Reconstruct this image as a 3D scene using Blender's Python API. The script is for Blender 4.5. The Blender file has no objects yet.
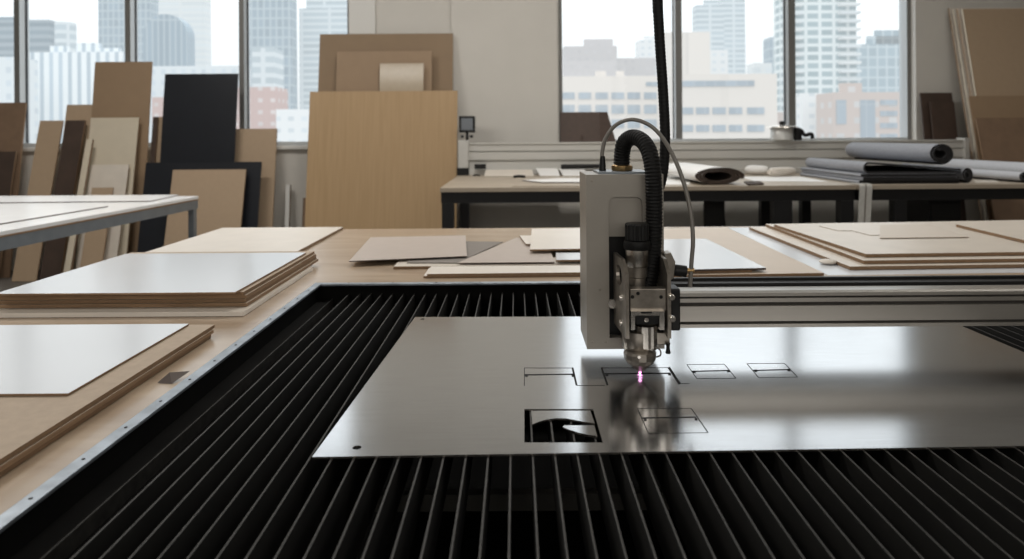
import bpy, bmesh, math, random
from mathutils import Vector, Matrix, geometry
random.seed(7)
sc = bpy.context.scene
COL = sc.collection

# ------------------------------------------------------------------ camera model
F, CX, CY, H = 700.0, 516.0, 135.0, 1.45
AL = math.radians(0.4)
CA, SA = math.cos(AL), math.sin(AL)
def ray(px, py):
    u = (px - CX) / F; v = (CY - py) / F
    return u * CA + v * SA, -u * SA + v * CA
def P(px, py, z):
    dx, dz = ray(px, py); t = (z - H) / dz
    return Vector((dx * t, t, z))
def Q(px, py, Y):
    dx, dz = ray(px, py)
    return Vector((dx * Y, Y, H + dz * Y))
def qx(px, py, Y): return Q(px, py, Y).x
def qz(px, py, Y): return Q(px, py, Y).z

# ------------------------------------------------------------------ materials
MATS = {}
def nodes_of(name):
    m = bpy.data.materials.new(name); m.use_nodes = True
    nt = m.node_tree
    b = nt.nodes.get('Principled BSDF')
    return m, nt, b
def L(nt, a, ao, b, bi): nt.links.new(a.outputs[ao], b.inputs[bi])
def mat(name, col, rough=0.5, metal=0.0, noise=0.0, nscale=20.0, stretch=(1, 1, 1), bump=0.0, bscale=200.0, spec=0.5, coat=0.0):
    m, nt, b = nodes_of(name)
    b.inputs['Roughness'].default_value = rough
    b.inputs['Metallic'].default_value = metal
    b.inputs['Specular IOR Level'].default_value = spec
    if coat: b.inputs['Coat Weight'].default_value = coat
    b.inputs['Base Color'].default_value = (*col, 1)
    tc = nt.nodes.new('ShaderNodeTexCoord'); mp = nt.nodes.new('ShaderNodeMapping')
    mp.inputs['Scale'].default_value = stretch
    L(nt, tc, 'Object', mp, 'Vector')
    nz = nt.nodes.new('ShaderNodeTexNoise'); nz.inputs['Scale'].default_value = nscale
    nz.inputs['Detail'].default_value = 5
    L(nt, mp, 'Vector', nz, 'Vector')
    if noise:
        cr = nt.nodes.new('ShaderNodeValToRGB')
        lo = tuple(max(0, c * (1 - noise)) for c in col); hi = tuple(min(1, c * (1 + noise)) for c in col)
        cr.color_ramp.elements[0].position = .3; cr.color_ramp.elements[1].position = .7
        cr.color_ramp.elements[0].color = (*lo, 1); cr.color_ramp.elements[1].color = (*hi, 1)
        L(nt, nz, 'Fac', cr, 'Fac'); L(nt, cr, 'Color', b, 'Base Color')
    if bump:
        n2 = nt.nodes.new('ShaderNodeTexNoise'); n2.inputs['Scale'].default_value = bscale
        L(nt, mp, 'Vector', n2, 'Vector')
        bp = nt.nodes.new('ShaderNodeBump'); bp.inputs['Strength'].default_value = bump
        bp.inputs['Distance'].default_value = .002
        L(nt, n2, 'Fac', bp, 'Height'); L(nt, bp, 'Normal', b, 'Normal')
    MATS[name] = m
    return m
def wood(name, c1, c2, scale=3.0, rough=.5, stretch=(1, 12, 1), dist=3.0, spec=.4):
    m, nt, b = nodes_of(name)
    tc = nt.nodes.new('ShaderNodeTexCoord'); mp = nt.nodes.new('ShaderNodeMapping')
    mp.inputs['Scale'].default_value = stretch
    L(nt, tc, 'Object', mp, 'Vector')
    nz = nt.nodes.new('ShaderNodeTexNoise'); nz.inputs['Scale'].default_value = scale
    nz.inputs['Detail'].default_value = 8; nz.inputs['Distortion'].default_value = dist
    L(nt, mp, 'Vector', nz, 'Vector')
    cr = nt.nodes.new('ShaderNodeValToRGB')
    cr.color_ramp.elements[0].position = .32; cr.color_ramp.elements[1].position = .68
    cr.color_ramp.elements[0].color = (*c1, 1); cr.color_ramp.elements[1].color = (*c2, 1)
    L(nt, nz, 'Fac', cr, 'Fac'); L(nt, cr, 'Color', b, 'Base Color')
    b.inputs['Roughness'].default_value = rough; b.inputs['Specular IOR Level'].default_value = spec
    MATS[name] = m
    return m

M_WALL = mat('wall paint', (.62, .595, .55), .75, noise=.02, nscale=3)
M_CEIL = mat('ceiling paint', (.55, .54, .52), .85, noise=.03, nscale=2)
M_FLOOR = mat('concrete floor', (.13, .115, .10), .55, noise=.25, nscale=4)
M_FRAME_SHADE = mat('shaded window aluminium', (.19, .185, .175), .45, .2)  # frame fronts: backlit shade put into the colour
M_FRAME_LIT = mat('skylit window aluminium', (.50, .52, .53), .4, .2)  # frame sides: sky light put into the colour
M_GASKET = mat('black gasket', (.02, .022, .025), .6)
M_SILL = mat('white sill paint', (.70, .69, .66), .45)
M_WHITE = mat('white melamine', (.69, .72, .76), .2, spec=.5, noise=.015, nscale=3)
M_MDF = mat('mdf', (.43, .34, .255), .7, noise=.06, nscale=60, bump=.1)
M_MDFD = mat('mdf edge', (.24, .15, .085), .8, noise=.25, nscale=40, stretch=(1, 1, 30))
M_TAN = mat('tan board', (.41, .30, .20), .65, noise=.02, nscale=25)
M_BROWN = mat('brown hardboard', (.21, .135, .085), .55, noise=.08, nscale=12)
M_CARD = mat('brown fibreboard', (.245, .165, .095), .6, noise=.03, nscale=8)
M_CARD2 = mat('lighter brown fibreboard', (.30, .205, .125), .6, noise=.03, nscale=8)
M_DKBROWN = mat('dark brown board', (.06, .038, .028), .5, noise=.15, nscale=8)
M_BLACKB = mat('black laminate', (.010, .012, .017), .38, noise=.1, nscale=4)
M_CREAM = mat('cream board', (.61, .54, .425), .6, noise=.02, nscale=12)
M_WW = mat('whitewood board', (.79, .74, .675), .36, noise=.03, nscale=9)
M_PALE = mat('pale birch board', (.67, .61, .535), .38, noise=.04, nscale=9)
M_PLYEDGE = mat('plywood edge', (.30, .19, .11), .75, noise=.3, nscale=30, stretch=(.3, .3, 20))
M_GREY = mat('grey beige card', (.50, .435, .39), .42, noise=.03, nscale=20)
M_DGREY = mat('dark grey card', (.20, .175, .155), .6, noise=.04, nscale=20)
M_PAPER = mat('white paper', (.80, .79, .77), .6)
M_OAK = wood('oak veneer', (.375, .25, .13), (.425, .29, .16), 2.6, .5, (26, 1, .7), .4)
M_PLY = wood('birch plywood table', (.35, .26, .18), (.47, .37, .27), 2.2, .27, (1, 4, 1), 1.0, .8)
M_PLYR = wood('grey plywood bench', (.34, .285, .22), (.43, .365, .29), 2.0, .5, (.7, 5, 1), .8)
M_STEELD = mat('black steel', (.012, .012, .013), .45, .3)
M_STEELG = mat('grey painted steel', (.23, .26, .29), .4, .3, noise=.08, nscale=12)
M_ALU = mat('anodised aluminium', (.40, .375, .34), .32, .65, noise=.03, nscale=6, stretch=(.1, 20, 20))
M_RAIL = mat('painted aluminium rail', (.52, .51, .48), .45, .1, noise=.01, nscale=3)
M_ALUD = mat('dark aluminium groove', (.05, .045, .04), .5, .5)
M_HEAD = mat('grey beige machine paint', (.31, .285, .25), .42, .25, noise=.05, nscale=10, bump=.05)
M_STEEL = mat('machined steel', (.66, .62, .57), .27, 1.0, noise=.15, nscale=30)
M_BRASS = mat('brass', (.45, .30, .14), .35, 1.0, noise=.1)
M_DARKST = mat('worn dark steel', (.30, .27, .235), .36, .85, noise=.3, nscale=40)
M_BLACKP = mat('black plastic', (.008, .008, .008), .45, spec=.3)
M_RUBBER = mat('black rubber hose', (.005, .0048, .0048), .55, spec=.25)
M_HOSE = mat('grey tube', (.20, .185, .165), .4)
M_GALV = mat('galvanised rim', (.30, .335, .375), .42, .7, noise=.3, nscale=25)
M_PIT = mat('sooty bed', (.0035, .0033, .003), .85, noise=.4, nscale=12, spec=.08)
M_SLAT = mat('slat side', (.0075, .007, .006), .6, .1, noise=.5, nscale=14, stretch=(1, 1, 3))
M_SLATTOP = mat('worn slat edge', (.025, .0235, .021), .6, .3, noise=.5, nscale=60)
M_BURN = mat('burnt cut', (.006, .006, .007), .8)
M_SCREEN = mat('grey screen', (.13, .145, .165), .2)
M_FELT = mat('grey felt', (.30, .31, .34), .9, noise=.1, nscale=80, bump=.3)
M_PALEFELT = mat('pale grey felt', (.50, .51, .54), .85, noise=.05, nscale=60)
M_FELTD = mat('dark felt', (.020, .019, .020), .95, noise=.2, nscale=60)
M_FELTB = mat('brown lining', (.06, .042, .032), .9, noise=.2, nscale=40)
M_STRAP = mat('canvas strap', (.52, .51, .48), .85, noise=.1, nscale=60)

# brushed sheet steel, brushing arcs in roughness and normal
def steel_sheet():
    m, nt, b = nodes_of('brushed sheet steel')
    b.inputs['Metallic'].default_value = 1.0
    tc = nt.nodes.new('ShaderNodeTexCoord'); mp = nt.nodes.new('ShaderNodeMapping')
    mp.inputs['Scale'].default_value = (1.2, 26, 1)
    L(nt, tc, 'Object', mp, 'Vector')
    nz = nt.nodes.new('ShaderNodeTexNoise'); nz.inputs['Scale'].default_value = 9; nz.inputs['Detail'].default_value = 6
    L(nt, mp, 'Vector', nz, 'Vector')
    n2 = nt.nodes.new('ShaderNodeTexNoise'); n2.inputs['Scale'].default_value = 4.5; n2.inputs['Detail'].default_value = 4
    L(nt, tc, 'Object', n2, 'Vector')
    mr = nt.nodes.new('ShaderNodeMapRange'); mr.inputs['To Min'].default_value = .13; mr.inputs['To Max'].default_value = .19
    L(nt, n2, 'Fac', mr, 'Value'); L(nt, mr, 'Result', b, 'Roughness')
    cr = nt.nodes.new('ShaderNodeValToRGB')
    cr.color_ramp.elements[0].position = .25; cr.color_ramp.elements[1].position = .75
    cr.color_ramp.elements[0].color = (.54, .55, .565, 1); cr.color_ramp.elements[1].color = (.60, .615, .635, 1)
    L(nt, nz, 'Fac', cr, 'Fac'); L(nt, cr, 'Color', b, 'Base Color')
    bp = nt.nodes.new('ShaderNodeBump'); bp.inputs['Strength'].default_value = .04; bp.inputs['Distance'].default_value = .001
    L(nt, nz, 'Fac', bp, 'Height'); L(nt, bp, 'Normal', b, 'Normal')
    return m
M_SHEET = steel_sheet()

def glass_mat():
    m = bpy.data.materials.new('window glass'); m.use_nodes = True
    nt = m.node_tree; nt.nodes.clear()
    o = nt.nodes.new('ShaderNodeOutputMaterial'); mx = nt.nodes.new('ShaderNodeMixShader')
    t = nt.nodes.new('ShaderNodeBsdfTransparent'); g = nt.nodes.new('ShaderNodeBsdfGlossy')
    t.inputs['Color'].default_value = (.95, .97, .97, 1); g.inputs['Roughness'].default_value = .02
    fr = nt.nodes.new('ShaderNodeFresnel'); fr.inputs['IOR'].default_value = 1.3
    L(nt, fr, 'Fac', mx, 0); L(nt, t, 0, mx, 1); L(nt, g, 0, mx, 2); L(nt, mx, 0, o, 'Surface')
    return m
M_GLASS = glass_mat()

def emit_mat(name, col, s):
    m = bpy.data.materials.new(name); m.use_nodes = True
    nt = m.node_tree; nt.nodes.clear()
    o = nt.nodes.new('ShaderNodeOutputMaterial'); e = nt.nodes.new('ShaderNodeEmission')
    e.inputs['Color'].default_value = (*col, 1); e.inputs['Strength'].default_value = s
    L(nt, e, 0, o, 'Surface'); return m

HAZE = (.845, .88, .895)  # aerial haze painted into the facade materials as constant emission
def facade(name, wall, glass, w, h, gap=.25, haze=.4, offset=0.0, vert=True):
    """a grid of windows in a wall, with pale haze painted in as emission"""
    m, nt, b = nodes_of(name)
    tc = nt.nodes.new('ShaderNodeTexCoord'); sp = nt.nodes.new('ShaderNodeSeparateXYZ'); cb = nt.nodes.new('ShaderNodeCombineXYZ')
    L(nt, tc, 'Object', sp, 'Vector')
    ad = nt.nodes.new('ShaderNodeMath'); ad.operation = 'ADD'
    L(nt, sp, 'X', ad, 0); L(nt, sp, 'Y', ad, 1)
    L(nt, ad, 'Value', cb, 'X'); L(nt, sp, 'Z', cb, 'Y')
    br = nt.nodes.new('ShaderNodeTexBrick')
    br.offset = offset; br.squash = 1.0
    br.inputs['Scale'].default_value = 1.0
    br.inputs['Brick Width'].default_value = w; br.inputs['Row Height'].default_value = h
    br.inputs['Mortar Size'].default_value = gap * min(w, h); br.inputs['Mortar Smooth'].default_value = .05
    br.inputs['Color1'].default_value = (*glass, 1)
    br.inputs['Color2'].default_value = (*[min(1, g * 1.25 + .02) for g in glass], 1)
    br.inputs['Mortar'].default_value = (*wall, 1)
    L(nt, cb, 'Vector', br, 'Vector'); L(nt, br, 'Color', b, 'Base Color')
    b.inputs['Roughness'].default_value = .7; b.inputs['Specular IOR Level'].default_value = .2
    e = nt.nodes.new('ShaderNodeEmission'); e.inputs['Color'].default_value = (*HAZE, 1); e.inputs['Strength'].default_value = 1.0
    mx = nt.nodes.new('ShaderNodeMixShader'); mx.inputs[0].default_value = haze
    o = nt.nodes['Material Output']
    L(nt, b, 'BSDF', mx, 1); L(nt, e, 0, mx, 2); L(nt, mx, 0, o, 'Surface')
    return m

# ------------------------------------------------------------------ mesh builder
ORG = {}
class MB:
    def __init__(s): s.v = []; s.f = []; s.m = []; s.sm = []
    def add(s, vs, fs, mi=0, smooth=False):
        o = len(s.v); s.v += [Vector(x) for x in vs]
        for i, f in enumerate(fs):
            s.f.append([o + k for k in f]); s.m.append(mi[i] if isinstance(mi, (list, tuple)) else mi); s.sm.append(smooth)
        return s
    def box(s, lo, hi, mi=0):
        x0, y0, z0 = lo; x1, y1, z1 = hi
        v = [(x0,y0,z0),(x1,y0,z0),(x1,y1,z0),(x0,y1,z0),(x0,y0,z1),(x1,y0,z1),(x1,y1,z1),(x0,y1,z1)]
        return s.add(v, [(0,3,2,1),(4,5,6,7),(0,1,5,4),(1,2,6,5),(2,3,7,6),(3,0,4,7)], mi)
    def slab(s, top, t, mtop=0, medge=0):
        """top: ccw corner points, extruded down by t"""
        n = len(top); tv = [Vector(p) for p in top]; bv = [p - Vector((0, 0, t)) for p in tv]
        fs = [tuple(range(n)), tuple(range(2 * n - 1, n - 1, -1))]; ms = [mtop, mtop]
        for i in range(n):
            j = (i + 1) % n; fs.append((i, i + n, j + n, j)); ms.append(medge)
        return s.add(tv + bv, fs, ms)
    def prism(s, poly, d, mi=0):
        """poly: planar loop of 3d points, extruded by vector d"""
        n = len(poly); a = [Vector(p) for p in poly]; d = Vector(d); b = [p + d for p in a]
        fs = [tuple(range(n - 1, -1, -1)), tuple(range(n, 2 * n))]
        for i in range(n):
            j = (i + 1) % n; fs.append((i, j, j + n, i + n))
        return s.add(a + b, fs, mi)
    def holed(s, loops, d, mi=0, medge=None):
        """loops[0] outline, the rest holes; 3d planar points; extruded by d"""
        d = Vector(d); loops = [[Vector(p) for p in l] for l in loops]
        tris = geometry.tessellate_polygon(loops)
        flat = [p for l in loops for p in l]; n = len(flat)
        fs = [tuple(t) for t in tris] + [tuple(k + n for k in reversed(t)) for t in tris]
        ms = [mi] * len(fs); o = 0
        for l in loops:
            k = len(l)
            for i in range(k):
                j = (i + 1) % k; fs.append((o + i, o + j, o + j + n, o + i + n)); ms.append(mi if medge is None else medge)
            o += k
        return s.add(flat + [p + d for p in flat], fs, ms)
    def tube(s, path, r, seg=12, mi=0, flat=1.0, smooth=True, side=None):
        """r: number or function of index; cross-section flattened by `flat` along the frame's second axis"""
        path = [Vector(p) for p in path]; n = len(path)
        tang = [(path[min(i + 1, n - 1)] - path[max(i - 1, 0)]).normalized() for i in range(n)]
        up = Vector(side) if side else (Vector((0, 0, 1)) if abs(tang[0].z) < .9 else Vector((1, 0, 0)))
        a = (up - tang[0] * up.dot(tang[0])).normalized()
        vs = []; fs = []
        for i in range(n):
            a = (a - tang[i] * a.dot(tang[i])).normalized(); b = tang[i].cross(a)
            rr = r(i) if callable(r) else r
            for k in range(seg):
                t = 2 * math.pi * k / seg
                vs.append(path[i] + a * (math.cos(t) * rr) + b * (math.sin(t) * rr * flat))
        for i in range(n - 1):
            for k in range(seg):
                k2 = (k + 1) % seg
                fs.append((i * seg + k, i * seg + k2, (i + 1) * seg + k2, (i + 1) * seg + k))
        fs.append(tuple(range(seg - 1, -1, -1))); fs.append(tuple((n - 1) * seg + k for k in range(seg)))
        return s.add(vs, fs, mi, smooth)
    def lathe(s, c, prof, seg=28, mi=0, smooth=True, axis='z', knurl=0.0):
        """prof: list of (radius, height along the axis) from low to high"""
        cx, cy, cz = c; vs = []; fs = []
        for (r, h) in prof:
            for k in range(seg):
                t = 2 * math.pi * k / seg; rr = r * (1 - (knurl if k % 2 else 0))
                a, b = math.cos(t) * rr, math.sin(t) * rr
                vs.append({'z': (cx + a, cy + b, cz + h), 'y': (cx + b, cy + h, cz + a), 'x': (cx + h, cy + a, cz + b)}[axis])
        n = len(prof)
        for i in range(n - 1):
            for k in range(seg):
                k2 = (k + 1) % seg
                fs.append((i * seg + k, i * seg + k2, (i + 1) * seg + k2, (i + 1) * seg + k))
        fs.append(tuple(range(seg - 1, -1, -1))); fs.append(tuple((n - 1) * seg + k for k in range(seg)))
        return s.add(vs, fs, mi, smooth)
    def build(s, name, mats, parent=None, bevel=0.0, sub=0):
        if not isinstance(mats, (list, tuple)): mats = [mats]
        if parent is not None: org = ORG[parent.name]
        else:
            lo = [min(v[i] for v in s.v) for i in range(3)]; hi = [max(v[i] for v in s.v) for i in range(3)]
            org = Vector(((lo[0] + hi[0]) / 2, (lo[1] + hi[1]) / 2, lo[2]))
        me = bpy.data.meshes.new(name)
        me.from_pydata([tuple(v - org) for v in s.v], [], s.f)
        for m in mats: me.materials.append(m)
        for i, p in enumerate(me.polygons): p.material_index = s.m[i]; p.use_smooth = s.sm[i]
        bm = bmesh.new(); bm.from_mesh(me); bmesh.ops.recalc_face_normals(bm, faces=bm.faces); bm.to_mesh(me); bm.free()
        me.update()
        o = bpy.data.objects.new(name, me); COL.objects.link(o)
        if parent is not None: o.parent = parent
        else: o.location = org
        ORG[o.name] = org
        if any(s.sm):
            try: me.set_sharp_from_angle(angle=math.radians(40))
            except Exception: pass
        if bevel:
            b = o.modifiers.new('edge', 'BEVEL'); b.width = bevel; b.segments = 2; b.limit_method = 'ANGLE'
        if sub:
            b = o.modifiers.new('sub', 'SUBSURF'); b.levels = sub; b.render_levels = sub
        return o

def tag(o, label, cat, group=None):
    o['label'] = label; o['category'] = cat
    if group: o['group'] = group
    return o
def struct(o): o['kind'] = 'structure'; return o
def root(name, loc, label, cat, group=None):
    o = bpy.data.objects.new(name, None); o.empty_display_size = .05; COL.objects.link(o); o.location = loc
    ORG[o.name] = Vector(loc)
    return tag(o, label, cat, group)
def lab(o, label): o['label'] = label; return o
def smoothpath(pts, n=12):
    pts = [Vector(p) for p in pts]; out = []
    for i in range(len(pts) - 1):
        p0 = pts[max(i - 1, 0)]; p1 = pts[i]; p2 = pts[i + 1]; p3 = pts[min(i + 2, len(pts) - 1)]
        for k in range(n):
            t = k / n
            out.append(.5 * ((2 * p1) + (p2 - p0) * t + (2 * p0 - 5 * p1 + 4 * p2 - p3) * t * t + (3 * p1 - p0 - 3 * p2 + p3) * t ** 3))
    out.append(pts[-1]); return out
def resample(path, step):
    path = [Vector(p) for p in path]; out = [path[0]]; acc = 0
    for a, b in zip(path, path[1:]):
        d = (b - a).length
        while acc + d >= step:
            t = (step - acc) / d; a = a.lerp(b, t); out.append(a); d = (b - a).length; acc = 0
        acc += d
    return out

# ================================================================== THE ROOM
YW = 7.7           # inner face of the window wall
YG = 7.90          # glass plane
XL, XR, YB, ZC = -8.6, 8.0, -3.0, 4.75
struct(MB().box((XL, YB, -.1), (XR, YW + .3, 0)).build('floor', M_FLOOR))
struct(MB().box((XL, YB, ZC), (XR, YW + .3, ZC + .1)).build('ceiling', M_CEIL))
struct(MB().box((XL - .1, YB, 0), (XL, YW, ZC)).build('wall_left', M_WALL))
struct(MB().box((XR, YB, 0), (XR + .1, YW, ZC)).build('wall_right', M_WALL))
struct(MB().box((XL, YB - .1, 0), (XR, YB, ZC)).build('wall_rear', M_WALL))
SILL = 1.345; HEAD = 4.35
wl0, wl1 = -7.6, qx(350, 100, YW)
wr0, wr1 = qx(559, 100, YW), qx(916, 100, YW)
w = MB()
w.box((XL, YW, 0), (XR, YW + .3, SILL)); w.box((XL, YW, HEAD), (XR, YW + .3, ZC))
for a, b in ((XL, wl0), (wl1, wr0), (wr1, XR)): w.box((a, YW, SILL), (b, YW + .3, HEAD))
struct(w.build('wall_back', M_WALL))
# pilaster and casing
struct(MB().box((qx(452, 60, YW), YW - .07, 0), (qx(557, 60, YW), YW, ZC)).build('trim_1', M_WALL))
struct(MB().box((wl1 + .0, YW - .03, 0), (qx(376, 60, YW), YW, ZC)).build('trim_2', M_SILL))
struct(MB().box((wl0, YW - .05, SILL - .035), (wl1 - .005, YW + .2, SILL + .004)).build('trim_3', M_SILL, bevel=.004))
struct(MB().box((wr0 + .005, YW - .05, SILL - .035), (wr1 - .005, YW + .2, SILL + .004)).build('trim_4', M_SILL, bevel=.004))

def window(name, x0, x1, mull):
    # frame: outer profile, mullions of the lower light and of the transom light; panes of glass as children
    fr = MB(); t = .045; d0, d1 = YG - .11, YG + .05
    FM = [1, 1, 0, 1, 1, 1]  # fronts take the shaded tone, all other faces the skylit tone
    for z0, z1 in ((SILL + .004, HEAD),):
        fr.box((x0, d0, z0), (x0 + t, d1, z1), FM); fr.box((x1 - t, d0, z0), (x1, d1, z1), FM)
        fr.box((x0 + t, d0, z0), (x1 - t, d1, z0 + t), 1); fr.box((x0 + t, d0, z1 - t), (x1 - t, d1, z1), FM)
        for m0, m1 in mull:
            fr.box((m0, d0, z0 + t), (m1, d1, z1 - t), FM)
            fr.box((m0 - .008, YG - .014, z0 + t), (m0, YG + .014, z1 - t), 2); fr.box((m1, YG - .014, z0 + t), (m1 + .008, YG + .014, z1 - t), 2)
    o = struct(fr.build(name, [M_FRAME_SHADE, M_FRAME_LIT, M_GASKET]))
    xs = [x0 + t] + [v for m in mull for v in m] + [x1 - t]
    for z0, z1 in ((SILL + .004, HEAD),):
        for i in range(0, len(xs), 2):
            MB().add([(xs[i], YG, z0 + t), (xs[i + 1], YG, z0 + t), (xs[i + 1], YG, z1 - t), (xs[i], YG, z1 - t)], [(0, 1, 2, 3)]).build('glass_pane', M_GLASS, o)
    return o
def mul(a, b): return (qx(a, 60, YG - .11), qx(b, 60, YG - .11))
window('window_1', wl0, wl1, [mul(-98, -93), mul(14, 19.5), mul(125, 130.5), mul(239, 244)])
window('window_2', wr0, wr1, [mul(675.5, 682), mul(788.5, 795.5)])

# ================================================================== THE CITY OUTSIDE
def building(px0, px1, ytop, Y, fac, label, name='tower_block', depth=5, base=-60, roof=None, group=None):
    x0, x1 = qx(px0, ytop, Y), qx(px1, ytop, Y); z1 = qz((px0 + px1) / 2, ytop, Y)
    rt = root(name, ((x0 + x1) / 2, Y, base), label, 'building', group)
    MB().box((x0, Y, base), (x1, Y + depth, z1)).build('facade', fac, rt)
    for (a, b, c) in (roof or []):      # rooftop boxes: px span, top
        MB().box((qx(a, c, Y + 2), Y + 2, z1), (qx(b, c, Y + 2), Y + depth * .6, qz((a + b) / 2, c, Y + 2))).build('rooftop_box', fac, rt)
    return rt
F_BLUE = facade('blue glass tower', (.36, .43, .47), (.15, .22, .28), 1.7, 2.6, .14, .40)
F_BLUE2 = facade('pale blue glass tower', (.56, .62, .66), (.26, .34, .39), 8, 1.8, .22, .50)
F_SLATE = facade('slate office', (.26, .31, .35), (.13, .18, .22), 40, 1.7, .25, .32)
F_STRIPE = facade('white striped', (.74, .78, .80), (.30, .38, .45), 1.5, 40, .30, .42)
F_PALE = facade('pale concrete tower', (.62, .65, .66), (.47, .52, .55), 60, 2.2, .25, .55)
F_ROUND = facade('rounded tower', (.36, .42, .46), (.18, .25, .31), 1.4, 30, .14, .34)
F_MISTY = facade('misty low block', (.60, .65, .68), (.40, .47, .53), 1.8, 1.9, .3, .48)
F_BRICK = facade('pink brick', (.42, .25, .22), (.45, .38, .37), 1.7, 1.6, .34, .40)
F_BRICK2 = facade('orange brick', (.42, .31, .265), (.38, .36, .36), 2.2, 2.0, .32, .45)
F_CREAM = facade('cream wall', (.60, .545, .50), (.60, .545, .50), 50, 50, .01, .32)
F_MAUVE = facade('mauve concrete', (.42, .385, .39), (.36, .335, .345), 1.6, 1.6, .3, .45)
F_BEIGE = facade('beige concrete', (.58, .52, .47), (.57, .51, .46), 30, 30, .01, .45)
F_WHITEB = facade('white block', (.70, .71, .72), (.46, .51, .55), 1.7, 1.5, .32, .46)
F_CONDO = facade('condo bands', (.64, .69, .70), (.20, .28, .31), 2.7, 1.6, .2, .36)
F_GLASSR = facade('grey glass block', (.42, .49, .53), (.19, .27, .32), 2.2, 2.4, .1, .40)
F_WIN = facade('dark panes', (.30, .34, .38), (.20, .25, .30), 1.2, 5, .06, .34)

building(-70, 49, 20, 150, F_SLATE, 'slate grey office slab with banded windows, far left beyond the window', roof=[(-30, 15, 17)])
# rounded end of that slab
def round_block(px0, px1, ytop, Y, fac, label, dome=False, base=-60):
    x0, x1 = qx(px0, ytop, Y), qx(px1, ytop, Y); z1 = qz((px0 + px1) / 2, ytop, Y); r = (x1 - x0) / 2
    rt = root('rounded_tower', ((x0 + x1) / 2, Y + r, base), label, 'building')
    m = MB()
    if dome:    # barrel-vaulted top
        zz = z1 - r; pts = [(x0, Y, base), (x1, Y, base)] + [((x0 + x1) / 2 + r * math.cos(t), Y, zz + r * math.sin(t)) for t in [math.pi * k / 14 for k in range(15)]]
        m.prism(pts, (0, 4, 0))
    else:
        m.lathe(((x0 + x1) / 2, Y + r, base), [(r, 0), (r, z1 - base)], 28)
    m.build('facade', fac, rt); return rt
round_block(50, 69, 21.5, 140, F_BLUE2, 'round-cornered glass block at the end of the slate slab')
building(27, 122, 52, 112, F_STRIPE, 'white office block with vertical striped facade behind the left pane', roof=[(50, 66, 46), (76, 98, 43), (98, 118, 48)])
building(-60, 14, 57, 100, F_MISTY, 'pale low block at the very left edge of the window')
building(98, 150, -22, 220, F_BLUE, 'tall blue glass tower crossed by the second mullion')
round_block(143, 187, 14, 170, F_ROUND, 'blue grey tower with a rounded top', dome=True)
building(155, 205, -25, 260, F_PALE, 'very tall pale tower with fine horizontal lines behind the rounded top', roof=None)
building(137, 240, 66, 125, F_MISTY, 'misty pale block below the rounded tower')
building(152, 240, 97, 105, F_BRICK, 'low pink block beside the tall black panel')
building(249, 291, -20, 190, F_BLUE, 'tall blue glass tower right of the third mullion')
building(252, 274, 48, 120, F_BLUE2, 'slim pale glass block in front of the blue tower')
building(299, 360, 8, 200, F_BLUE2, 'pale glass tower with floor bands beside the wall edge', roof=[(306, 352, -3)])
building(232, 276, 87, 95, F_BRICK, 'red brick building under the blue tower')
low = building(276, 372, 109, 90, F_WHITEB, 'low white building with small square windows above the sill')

def windows_on(rt, Y, rects):
    for a, b, c, d in rects:
        p, q = Q(a, c, Y), Q(b, d, Y)
        MB().box((p.x, Y - .12, q.z), (q.x, Y - .01, p.z)).build('window', F_WIN, rt)
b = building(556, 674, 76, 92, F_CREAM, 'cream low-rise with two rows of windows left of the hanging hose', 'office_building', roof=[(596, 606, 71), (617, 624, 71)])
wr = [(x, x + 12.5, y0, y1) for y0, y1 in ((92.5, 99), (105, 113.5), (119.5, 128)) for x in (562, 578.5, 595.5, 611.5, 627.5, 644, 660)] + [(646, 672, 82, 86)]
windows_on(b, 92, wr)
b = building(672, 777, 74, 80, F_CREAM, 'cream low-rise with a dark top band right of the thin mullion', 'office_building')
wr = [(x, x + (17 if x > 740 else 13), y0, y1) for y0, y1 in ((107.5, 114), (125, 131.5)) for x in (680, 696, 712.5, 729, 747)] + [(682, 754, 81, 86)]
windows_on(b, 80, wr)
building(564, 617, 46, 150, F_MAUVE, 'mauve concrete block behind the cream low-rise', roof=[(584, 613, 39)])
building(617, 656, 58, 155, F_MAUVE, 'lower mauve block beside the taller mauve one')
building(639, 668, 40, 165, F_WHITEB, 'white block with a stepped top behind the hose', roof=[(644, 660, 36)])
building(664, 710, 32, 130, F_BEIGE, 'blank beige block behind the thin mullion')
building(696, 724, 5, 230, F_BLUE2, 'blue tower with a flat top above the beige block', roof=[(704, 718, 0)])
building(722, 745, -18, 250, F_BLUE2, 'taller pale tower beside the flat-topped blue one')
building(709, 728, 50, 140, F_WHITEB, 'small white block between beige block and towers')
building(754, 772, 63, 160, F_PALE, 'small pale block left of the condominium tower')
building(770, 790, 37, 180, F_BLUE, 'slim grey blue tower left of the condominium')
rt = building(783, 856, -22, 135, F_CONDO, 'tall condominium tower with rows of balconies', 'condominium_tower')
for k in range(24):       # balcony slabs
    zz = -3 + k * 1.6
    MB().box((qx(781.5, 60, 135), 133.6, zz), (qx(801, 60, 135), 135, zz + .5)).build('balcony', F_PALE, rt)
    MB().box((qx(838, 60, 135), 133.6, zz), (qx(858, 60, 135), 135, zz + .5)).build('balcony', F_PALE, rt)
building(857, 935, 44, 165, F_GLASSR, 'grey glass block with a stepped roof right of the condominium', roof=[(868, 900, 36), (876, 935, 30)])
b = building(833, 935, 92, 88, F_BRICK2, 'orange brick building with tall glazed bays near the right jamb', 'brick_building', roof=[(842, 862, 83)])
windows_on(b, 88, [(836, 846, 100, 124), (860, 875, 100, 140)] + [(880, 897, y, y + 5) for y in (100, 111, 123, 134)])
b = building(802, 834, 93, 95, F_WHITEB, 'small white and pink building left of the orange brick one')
building(778, 812, 112, 100, F_BRICK2, 'low brick house under the condominium tower')
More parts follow.
